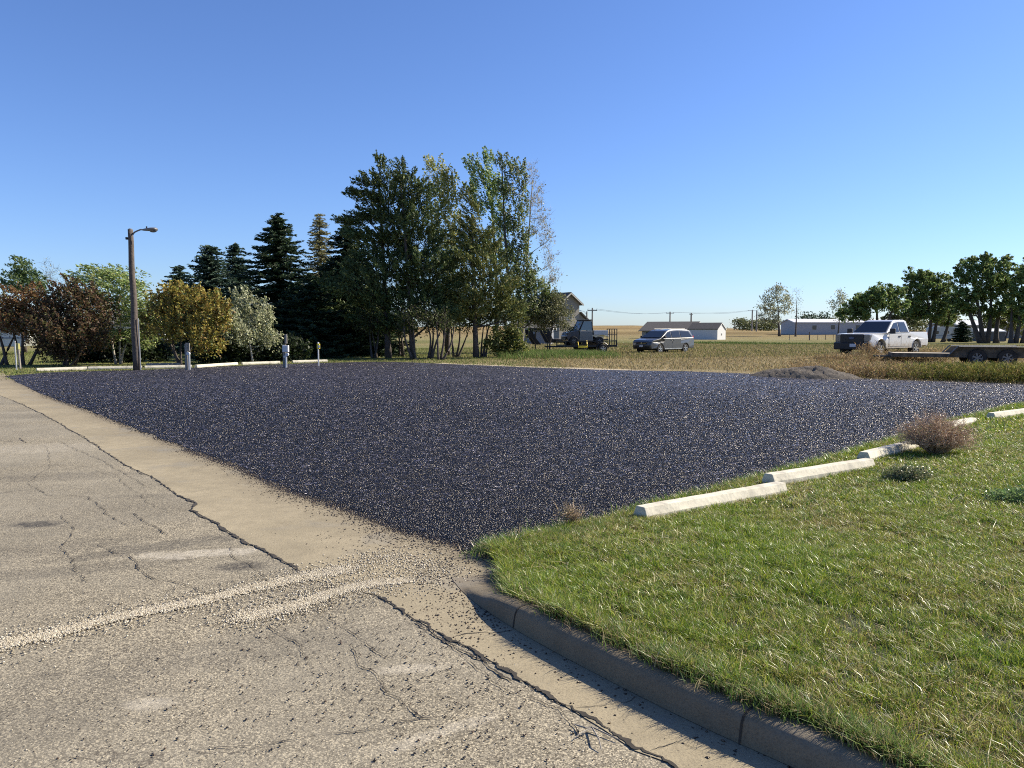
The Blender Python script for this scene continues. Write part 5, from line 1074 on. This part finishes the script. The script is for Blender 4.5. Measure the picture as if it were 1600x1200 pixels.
def pickup():
    r_ = placed('pickup_truck', 1377, 40.3, .46, .888, 'white crew cab pickup truck with black grille and mud splashed sides', 'pickup truck')
    HB = .99; P_ = M['truckpaint']
    fx, rx = 1.98, -1.70
    body = [(2.88, .62), (2.93, .95), (2.90, 1.14), (2.70, 1.19), (1.3, 1.24), (1.25, 1.24), (-.95, 1.24), (-.98, 1.28), (-2.92, 1.28), (-2.95, .9), (-2.93, .60), (-2.25, .56)] + \
           [(rx - .45 * math.cos(math.pi * k / 10), .46 + .45 * math.sin(math.pi * k / 10)) for k in range(11)] + [(-1.22, .46), (1.5, .46)] + \
           [(fx - .47 * math.cos(math.pi * k / 10), .46 + .47 * math.sin(math.pi * k / 10)) for k in range(11)] + [(2.5, .50)]
    def hwf(x, z):
        a = HB - .05 * max(0, (z - .9) / .4); a -= .10 * max(0, (x - 2.5) / .43); return a
    MB().prism(body, hwf).build('body', P_, r_, bevel=.035)
    # bed opening
    MB().box((-1.98, 0, 1.29), (1.72, 1.62, .02)).build('bed_liner', M['blackplastic'], r_)
    cab = [(1.32, 1.22), (.42, 1.84), (.15, 1.90), (-.75, 1.91), (-.98, 1.84), (-1.08, 1.25)]
    tw = lambda x, z: .92 - .20 * max(0, (z - 1.22) / .7)
    cb = MB().prism(cab, tw).build('cab', P_, r_, bevel=.05)
    # glass panels just proud of the cab
    ws = MB(); a0 = Vector((1.25, 0, 1.275)); a1 = Vector((.50, 0, 1.79)); nn = Vector((.62, 0, .90)).normalized(); o_ = nn * .012
    ws.slab([a0 + o_ + Vector((0, -.84, 0)), a0 + o_ + Vector((0, .84, 0)), a1 + o_ + Vector((0, .69, 0)), a1 + o_ + Vector((0, -.69, 0))], .012, nn)
    ws.build('windscreen', M['glass'], cb)
    for sg in (1, -1):
        g = lambda z, sg=sg: sg * (.925 - .20 * max(0, (z - 1.22) / .7))
        side_panel([(1.02, 1.29), (.42, 1.73), (.06, 1.79), (.04, 1.29)], g).build('window', M['glass'], cb)
        side_panel([(-.05, 1.29), (-.03, 1.79), (-.70, 1.79), (-.90, 1.29)], g).build('window', M['glass'], cb)
        for (x0, x1) in ((1.20, .02), (-.02, -1.02)):
            dr = side_panel([(x0, 1.17), (x1, 1.17), (x1, .56), (x0, .56)], sg * (HB + .002), .012).build('door', P_, r_, bevel=.005)
            MB().box((x1 + .16, sg * (HB + .03), 1.06), (.20, .03, .07)).build('handle', M['blackplastic'], dr, bevel=.008)
        mr_ = MB().box((1.13, sg * 1.13, 1.33), (.13, .26, .26)).box((1.13, sg * .98, 1.25), (.06, .18, .06)).build('mirror', M['blackplastic'], r_, bevel=.03)
        hl = MB().box((2.86, sg * .75, .98), (.16, .28, .38)).box((2.78, sg * .865, 1.0), (.22, .08, .30)).build('headlight', M['lens'], r_, bevel=.03)
        MB().box((-2.94, sg * .88, 1.05), (.06, .14, .38)).build('tail_light', M['red'], r_, bevel=.02)
        MB().tube([(fx + .50 * math.cos(math.pi * k / 12), sg * (HB - .005), .46 + .50 * math.sin(math.pi * k / 12)) for k in range(13)], .03, 5).build('wheel_arch', P_, r_)
        MB().tube([(rx + .49 * math.cos(math.pi * k / 12), sg * (HB - .005), .46 + .49 * math.sin(math.pi * k / 12)) for k in range(13)], .03, 5).build('wheel_arch', P_, r_)
        wheel(r_, fx, sg * .84, .40, .27, r_, 7); wheel(r_, rx, sg * .84, .40, .27, r_, 7)
    gr = MB().box((2.90, 0, .94), (.12, 1.22, .48)).build('grille', M['black'], r_, bevel=.03)
    fr = MB()
    for z in (.80, .90, 1.08): fr.box((2.96, 0, z), (.02, 1.06, .03))
    fr.build('grille_bar', M['blackplastic'], gr)
    ring = [Vector((2.975, .15 * math.cos(2 * math.pi * k / 20), .985 + .055 * math.sin(2 * math.pi * k / 20))) for k in range(21)]
    MB().tube(ring, .009, 5, cap=False).slab([(2.965, .145 * math.cos(2 * math.pi * k / 20), .985 + .052 * math.sin(2 * math.pi * k / 20)) for k in range(20)], .006, (1, 0, 0)).build('badge', simple('badge_blue', (0.05, 0.07, 0.14), .3), gr)
    MB().box((2.90, 0, .58), (.24, 1.88, .36)).build('bumper', M['blackplastic'], r_, bevel=.05)
    MB().box((3.03, .10, .62), (.015, .32, .16)).build('number_plate', M['plate'], r_, bevel=.004)
    MB().box((-2.98, 0, .62), (.14, 1.8, .2)).build('rear_bumper', M['chrome'], r_, bevel=.03)
    MB().box((0, 0, .50), (4.6, 1.5, .16)).build('chassis', M['black'], r_)
    return r_
pickup()

def minivan():
    r_ = placed('minivan', 1036, 57.5, .60, .80, 'grey minivan parked in the field in front of the low dark roofed house', 'minivan')
    P_ = M['vanpaint']; fx, rx = 1.60, -1.48
    low = [(2.50, .32), (2.58, .60), (2.52, .82), (2.35, .96), (1.55, 1.10), (1.30, 1.12), (-2.50, 1.14), (-2.56, .9), (-2.55, .55), (-2.45, .32)] + \
          [(rx - .38 * math.cos(math.pi * k / 10), .34 + .38 * math.sin(math.pi * k / 10)) for k in range(11)] + [(rx + .5, .26), (fx - .5, .26)] + \
          [(fx - .38 * math.cos(math.pi * k / 10), .34 + .38 * math.sin(math.pi * k / 10)) for k in range(11)]
    hwf = lambda x, z: .98 - .05 * max(0, (z - .9) / .3) - .16 * max(0, (x - 2.0) / .58) ** 1.5
    MB().prism(low, hwf).build('body', P_, r_, bevel=.045)
    cab = [(1.58, 1.08), (.62, 1.62), (.25, 1.72), (-.6, 1.76), (-1.9, 1.72), (-2.25, 1.62), (-2.50, 1.12)]
    tw = lambda x, z: .95 - .19 * max(0, (z - 1.1) / .66)
    cb = MB().prism(cab, tw).build('cabin', P_, r_, bevel=.05)
    a0 = Vector((1.50, 0, 1.14)); a1 = Vector((.70, 0, 1.59)); nn = Vector((.56, 0, .99)).normalized(); o_ = nn * .014
    MB().slab([a0 + o_ + Vector((0, -.86, 0)), a0 + o_ + Vector((0, .86, 0)), a1 + o_ + Vector((0, .72, 0)), a1 + o_ + Vector((0, -.72, 0))], .01, nn).build('windscreen', M['glass'], cb)
    for sg in (1, -1):
        g = lambda z, sg=sg: sg * (.955 - .19 * max(0, (z - 1.1) / .66))
        for q in ([(1.22, 1.15), (.60, 1.53), (.34, 1.60), (.26, 1.15)], [(.18, 1.15), (.22, 1.60), (-.78, 1.63), (-.82, 1.15)], [(-.90, 1.15), (-.88, 1.62), (-1.95, 1.59), (-2.28, 1.20)]):
            side_panel(q, g).build('window', M['glass'], cb)
        for (x0, x1) in ((1.15, .20), (.16, -.86)):
            dr = side_panel([(x0, 1.06), (x1, 1.06), (x1, .36), (x0, .36)], sg * .975, .01).build('door', P_, r_, bevel=.005)
            MB().box((x1 + (.12 if x0 > 1 else .9), sg * 1.0, .98), (.18, .03, .05)).build('handle', M['blackplastic'], dr, bevel=.008)
        MB().box((1.22, sg * 1.05, 1.18), (.14, .20, .17)).build('mirror', M['blackplastic'], r_, bevel=.03)
        MB().box((2.34, sg * .70, .80), (.30, .34, .15)).build('headlight', M['lens'], r_, bevel=.04)
        MB().box((-2.47, sg * .86, 1.05), (.16, .12, .42)).build('tail_light', M['red'], r_, bevel=.02)
        wheel(r_, fx, sg * .86, .335, .22, r_, 5); wheel(r_, rx, sg * .86, .335, .22, r_, 5)
        MB().box((.05, sg * .975, .33), (2.1, .03, .06)).build('side_trim', M['chrome'], r_)
    gr = MB().box((2.53, 0, .74), (.10, .95, .17)).build('grille', M['blackplastic'], r_, bevel=.02)
    MB().box((2.59, 0, .74), (.02, .10, .15)).box((2.59, 0, .74), (.018, .8, .025)).build('badge', M['chrome'], gr)
    MB().box((2.52, 0, .42), (.16, 1.25, .18)).build('air_intake', M['black'], r_, bevel=.03)
    MB().box((2.62, .0, .55), (.015, .32, .15)).build('number_plate', M['plate'], r_, bevel=.004)
    MB().tube([(.3, .62, 1.77), (-1.8, .62, 1.78)], .02, 5).tube([(.3, -.62, 1.77), (-1.8, -.62, 1.78)], .02, 5).build('roof_rail', M['black'], r_)
    MB().box((0, 0, .28), (4.0, 1.5, .12)).build('underbody', M['black'], r_)
minivan()

def utility_trailer():
    r_ = placed('utility_trailer', 916, 56.5, .93, .367, 'black utility trailer with upright mesh ramp carrying the side by side', 'trailer')
    D = .52
    MB().box((0, 0, D), (3.9, 1.95, .07)).build('deck', M['plank'], r_)
    f = MB()
    for y in (-.98, .98):
        f.box((0, y, D + .02), (4.0, .06, .14)); f.box((0, y, D + .36), (4.0, .05, .05))
        for x in (-1.95, -.65, .65, 1.95): f.box((x, y, D + .19), (.05, .05, .34))
    f.box((1.97, 0, D + .02), (.08, 1.95, .14)).box((1.97, 0, D + .36), (.05, 1.95, .05)); f.build('frame', M['black'], r_)
    MB().tube([(2.0, .6, D - .03), (3.2, 0, D - .03)], .05, 6).tube([(2.0, -.6, D - .03), (3.2, 0, D - .03)], .05, 6).build('tongue', M['black'], r_)
    MB().tube([(3.05, .12, .0), (3.05, .12, .75)], .04, 8).box((3.05, .12, .78), (.2, .04, .04)).build('jack', M['black'], r_)
    g = MB()
    for y in np.linspace(-.9, .9, 5): g.box((-2.02, y, D + .62), (.05, .045, 1.25))
    for z in (D + .02, D + .42, D + .82, D + 1.24): g.box((-2.02, 0, z), (.05, 1.86, .05))
    g.build('ramp', M['black'], r_)
    for y in (-1.06, 1.06):
        wheel(r_, -.85, y, .34, .2, r_, 5, rim_mat='chrome')
        MB().tube([(-.85 + .44 * math.cos(math.pi * k / 10), y, .36 + .42 * math.sin(math.pi * k / 10)) for k in range(11)], .05, 5).build('fender', M['black'], r_)
    MB().box((-2.04, .85, .62), (.04, .12, .1)).build('tail_light', M['red'], r_)
    MB().tube([(1.0, 1.02, D + .02), (.95, .6, D + .55)], .035, 4).tube([(.75, 1.0, D - .08), (.3, 1.02, D + .0)], .04, 4).tube([(.35, 1.02, D + .05), (.25, .7, D + .45)], .035, 4).box((.66, 1.02, D - .03), (.75, .03, .16)).build('strap', M['yellow'], r_)
    return r_
utility_trailer()
def side_by_side():
    r_ = placed('side_by_side', 911, 56.4, .93, .367, 'dark side by side with enclosed cab and small cargo bed on the trailer', 'utility vehicle', z=tzf(gx(911, 56.4), 56.4) + .56)
    b = [(1.42, .42), (1.45, .80), (1.20, .98), (.62, 1.06), (.55, .98), (.45, .42)]
    MB().prism([(1.42, .40), (1.50, .66), (1.40, .92), (1.05, 1.02), (.55, 1.10), (.50, .35), (.62, .35)] + [(.98 + .34 * math.cos(math.pi * k / 8), .34 + .34 * math.sin(math.pi * k / 8)) for k in range(8, -1, -1)][::1], .62).build('hood', M['utvdark'], r_, bevel=.04)
    MB().prism([(.55, .35), (.52, 1.06), (-.42, 1.06), (-.50, .35)], .70).build('door', M['utvgrey'], r_, bevel=.03)
    cg = MB()
    for y in (-.66, .66):
        cg.tube([(.62, y, 1.04), (.22, y * .93, 1.80), (-.42, y * .93, 1.83), (-.50, y, 1.04)], .035, 6)
    cg.tube([(.22, -.6, 1.80), (.22, .6, 1.80)], .035, 6).tube([(-.42, -.6, 1.83), (-.42, .6, 1.83)], .035, 6).build('cage', M['black'], r_)
    MB().prism([(.28, 1.80), (.25, 1.87), (-.48, 1.90), (-.50, 1.83)], .66).build('roof', M['blackplastic'], r_, bevel=.02)
    gl = simple('tinted_screen', (0.10, 0.14, 0.17), .08, var=.05, spec=.9)
    for y in (-.645, .645):
        MB().slab([(.50, y, 1.10), (.20, y * .96, 1.75), (-.38, y * .96, 1.77), (-.42, y, 1.10)], .01, (0, y, 0)).build('window', gl, r_)
    MB().slab([(.60, -.6, 1.08), (.60, .6, 1.08), (.25, .56, 1.76), (.25, -.56, 1.76)], .01, (.9, 0, .5)).build('windscreen', gl, r_)
    MB().slab([(-.50, -.6, 1.10), (-.50, .6, 1.10), (-.45, .56, 1.76), (-.45, -.56, 1.76)], .01, (-1, 0, 0)).build('rear_window', gl, r_)
    bed = MB().box((-1.12, 0, .78), (1.1, 1.36, .06)).box((-1.12, .67, .95), (1.1, .05, .32)).box((-1.12, -.67, .95), (1.1, .05, .32)).box((-1.66, 0, .95), (.05, 1.36, .32)).box((-.60, 0, .95), (.05, 1.36, .32)).build('cargo_bed', M['galv'], r_, bevel=.015)
    MB().box((0, 0, .40), (2.7, .9, .12)).build('chassis', M['black'], r_)
    for x in (.98, -1.0):
        for y in (-.62, .62): wheel(r_, x, y, .33, .26, r_, 6, .5, 'lampgrey')
    for y in (-.42, .42): MB().box((1.44, y, .84), (.08, .22, .10)).build('headlight', M['lens'], r_, bevel=.02)
    MB().box((1.52, 0, .5), (.08, .9, .2)).build('bumper', M['black'], r_, bevel=.02)
side_by_side()
def gooseneck():
    r_ = placed('gooseneck_trailer', 846, 62, .96, .28, 'black gooseneck trailer hitch frame standing left of the side by side', 'trailer')
    f = MB()
    for y in (-.5, .5):
        f.box((-2.6, y, .80), (3.6, .12, .22))
        f.slab([(-.9, y, .70), (-.45, y, .70), (.05, y, 1.62), (-.05, y, 1.85), (-.45, y, 1.75)], .1, (0, 1, 0)); f.box((.55, y, 1.78), (1.3, .12, .18))
        f.slab([(.9, y, 1.1), (1.2, y, 1.1), (1.25, y, 1.80), (.85, y, 1.80)], .1, (0, 1, 0)); f.slab([(.2, y, .55), (.6, y, .55), (1.1, y, 1.25), (.9, y, 1.4)], .08, (0, 1, 0))
    f.box((.55, 0, 1.6), (.1, 1.0, .1)).box((1.2, 0, 1.8), (.1, 1.1, .14)); f.build('neck_frame', M['black'], r_)
    MB().box((-3.2, 0, .95), (4.2, 2.2, .1)).build('deck', M['rust'], r_)
    for x in (-3.4, -4.3):
        for y in (-.95, .95): wheel(r_, x, y, .38, .24, r_, 6, .5, 'lampgrey')
    MB().tube([(.5, 0, 0), (.5, 0, 1.6)], .05, 8).build('landing_leg', M['black'], r_)
gooseneck()

def flatbed():
    Y = 33.6; r_ = placed('flatbed_trailer', 1542, Y, .985, .17, 'low weathered flatbed trailer with tandem wheels at the right edge beyond the lot', 'trailer')
    # local +x points left in the picture
    MB().box((.5, 0, .48), (6.5, 1.9, .05)).build('deck', M['plank'], r_)
    f = MB()
    for y in (-.98, .98): f.box((.5, y, .44), (6.5, .08, .17))
    for x in np.linspace(-2.6, 3.5, 8): f.box((x, 0, .39), (.07, 1.9, .08))
    f.box((3.78, 0, .44), (.08, 2.0, .17)); f.build('frame', M['rust'], r_)
    MB().tube([(3.7, .5, .36), (4.5, 0, .34)], .05, 6).tube([(3.7, -.5, .36), (4.5, 0, .34)], .05, 6).build('tongue', M['rust'], r_)
    for y, sg in ((1.16, 1), (-1.16, -1)):
        fb = MB().slab([(-1.25, y - sg * .18, .80), (1.25, y - sg * .18, .80), (1.60, y - sg * .18, .42), (1.5, y - sg * .18, .38), (.95, y - sg * .18, .38), (.75, y - sg * .18, .62), (.35, y - sg * .18, .66), (.15, y - sg * .18, .35), (-.15, y - sg * .18, .35), (-.35, y - sg * .18, .66), (-.75, y - sg * .18, .62), (-.95, y - sg * .18, .38), (-1.6, y - sg * .18, .40)], .02, (0, sg, 0)).build('fender_skirt', M['rust'], r_)
        MB().add([(-1.25, y - .2, .82), (1.25, y - .2, .82), (1.25, y + .16, .82), (-1.25, y + .16, .82), (-1.25, y - .2, .84), (1.25, y - .2, .84), (1.25, y + .16, .84), (-1.25, y + .16, .84)], [(0, 3, 2, 1), (4, 5, 6, 7), (0, 1, 5, 4), (1, 2, 6, 5), (2, 3, 7, 6), (3, 0, 4, 7)]).build('fender_top', M['fender'], fb)
        for ex in (-1, 1):
            MB().slab([(ex * 1.26, y - .2, .84), (ex * 1.26, y + .16, .84), (ex * 1.68, y + .16, .38), (ex * 1.68, y - .2, .38)], .02, (ex * .8, 0, .6)).build('fender_end', M['fender'] if ex < 0 else M['rust'], fb)  # right-hand slope coloured pale as if sunlit, left slope kept dark
        for x in (.55, -.55): wheel(r_, x, y - sg * .05, .36, .22, r_, 6, .55, 'lampgrey')
flatbed()
def planks():
    for k, (px, Y, L, lb) in enumerate([(1408, 36.5, 1.6, 'pale loose plank lying beside the truck front wheel'), (1440, 35.2, 1.5, 'pale board resting at the left end of the flatbed trailer')]):
        x = gx(px, Y); o = MB().box((0, 0, 0), (L, .28, .05)).build('plank', M['fender'], None, bevel=.006); o.location = (x, Y, tzf(x, Y) + (.34 if k else .30)); o.rotation_euler = (0, R(-3), R(20)); tag(o, lb, 'plank')
        
planks()

# dirt mound: heap outside the lot, left of the truck
def mound():
    cx, cy = gx(1262, 27.6), 27.9; N, Mm = 40, 28; V_ = []; 
    for i in range(N):
        for j in range(Mm):
            u, v = i / (N - 1) * 2 - 1, j / (Mm - 1) * 2 - 1
            x = cx + u * 1.75; y = cy + v * 1.1 - u * .9
            r2 = u * u + v * v; h = max(0, 1 - r2) ** .8 * .34 + .10 * math.exp(-((u - .35) ** 2 * 14 + v * v * 8)) + .05 * math.exp(-((u + .1) ** 2 * 20 + v * v * 8))
            h += random.uniform(-.04, .04) * (1 if r2 < 1 else 0) + .03 * math.sin(u * 9 + v * 5) * max(0, 1 - r2)
            V_.append((x, y, tzf(x, y) - .03 + h))
    Fq = [(i * Mm + j, (i + 1) * Mm + j, (i + 1) * Mm + j + 1, i * Mm + j + 1) for i in range(N - 1) for j in range(Mm - 1)]
    tag(obj('dirt_mound', fast_mesh('dirt_mound', V_, Fq), M['dirt'], smooth=True), 'low heap of dark dirt beside the lot, left of the truck', 'dirt mound')
mound()

# dry reddish bush over the wheel stops, and smaller plants
def dry_bush(name, label, px, py, hw, hh, n_, cols, stem=(0.40, 0.28, 0.18), leafn=9, lk=1.0):
    B = gp(px, py, .07); r_ = empty(name, B); tag(r_, label, 'bush')
    Wm = hw * B.y / F; Hm = hh * B.y / F; st = MB(); Ps, Ds, Cs = [], [], []
    for k in range(n_):
        a = random.uniform(0, 2 * math.pi); sp_ = random.random() ** .6
        tip = Vector((math.cos(a) * Wm * sp_, math.sin(a) * Wm * sp_ * .8, Hm * random.uniform(.35, 1.0) * (1 - .45 * sp_ ** 2)))
        mid = tip * .5 + Vector((0, 0, Hm * .12)); root = Vector((tip.x * .08, tip.y * .08, 0))
        pts = [root, root.lerp(mid, .6), mid, tip]; st.tube(pts, [.005, .004, .003, .0015], 3, cap=False)
        for t in np.linspace(.35, 1, leafn):
            p_ = mid.lerp(tip, max(0, (t - .5) * 2)) if t > .5 else root.lerp(mid, t * 2)
            e_ = p_ + Vector((random.gauss(0, .06), random.gauss(0, .06), random.gauss(.04, .04))); st.tube([p_, e_], [.002, .001], 3, cap=False)
            m_ = 5; Ps.append(np.array([p_.lerp(e_, random.random()) for _ in range(m_)]) + rng.normal(0, .012, (m_, 3))); Ds.append(rng.normal(0, 1, (m_, 3))); Cs.append(pick(m_, cols, [1] * len(cols), .3))
    st.build('stems', simple('dry_stem', stem, .8), r_)
    Pn = np.concatenate(Ps); n2_ = len(Pn)
    obj('seed_heads', fast_mesh('seed_heads', *cards(Pn, np.concatenate(Ds), rng.uniform(.008, .02, n2_) * lk, rng.uniform(.004, .009, n2_) * lk, np.concatenate(Cs))), M['grass'], r_)
dry_bush('dry_bush', 'dry reddish tan bushy weed leaning over the wheel stops', 1462, 712, 66, 72, 420, [(0.42, 0.28, 0.19), (0.52, 0.37, 0.27), (0.32, 0.20, 0.14), (0.30, 0.27, 0.13)])
dry_bush('leafy_weed', 'low dark green sprawling weed in the lawn in front of the second wheel stop', 1415, 752, 38, 20, 110, [(0.12, 0.16, 0.06), (0.18, 0.22, 0.09), (0.30, 0.27, 0.15)], stem=(.2, .2, .1), lk=1.8)
dry_bush('leafy_weed', 'low bluish green weed patch in the lawn at the right edge', 1590, 790, 60, 13, 170, [(0.13, 0.22, 0.07), (0.20, 0.28, 0.10), (0.16, 0.22, 0.07)], stem=(.14, .2, .08), lk=2.2)
dry_bush('leafy_weed', 'thin straw coloured weed at the lot edge left of the nearest wheel stop', 890, 822, 22, 40, 26, [(0.32, 0.26, 0.15), (0.22, 0.2, 0.1)], leafn=5)

# twigs and dead leaf near the kerb
tw_ = MB(); q = lambda px, py, z: tuple(gp(px, py, z))
tw_.tube([q(898, 1132, .02), q(915, 1137, .025), q(925, 1136, .02), (q(968, 1156, .012))], [.003, .004, .004, .002], 5).tube([q(925, 1136, .02), q(936, 1155, .03), q(940, 1172, .01)], [.004, .003, .002], 5).tube([q(922, 1138, .02), q(905, 1147, .02), q(897, 1154, .01)], [.003, .003, .002], 5)
tag(tw_.build('twig', M['oldwood']), 'thin forked twig lying on the road joint near the kerb', 'twig')
lf = MB(); c0 = gp(1378, 1168, .15); lf.add([tuple(c0 + Vector(v)) for v in [(-.035, -.01, 0), (-.01, -.03, .01), (.03, -.02, .0), (.045, .01, .012), (.01, .03, .018), (-.025, .02, .01)]], [(0, 1, 2, 3), (0, 3, 4, 5)])
tag(lf.build('dead_leaf', simple('dead_leaf_brown', (0.30, 0.17, 0.09), .7)), 'curled brown dead leaf on the grass at the bottom edge', 'leaf')
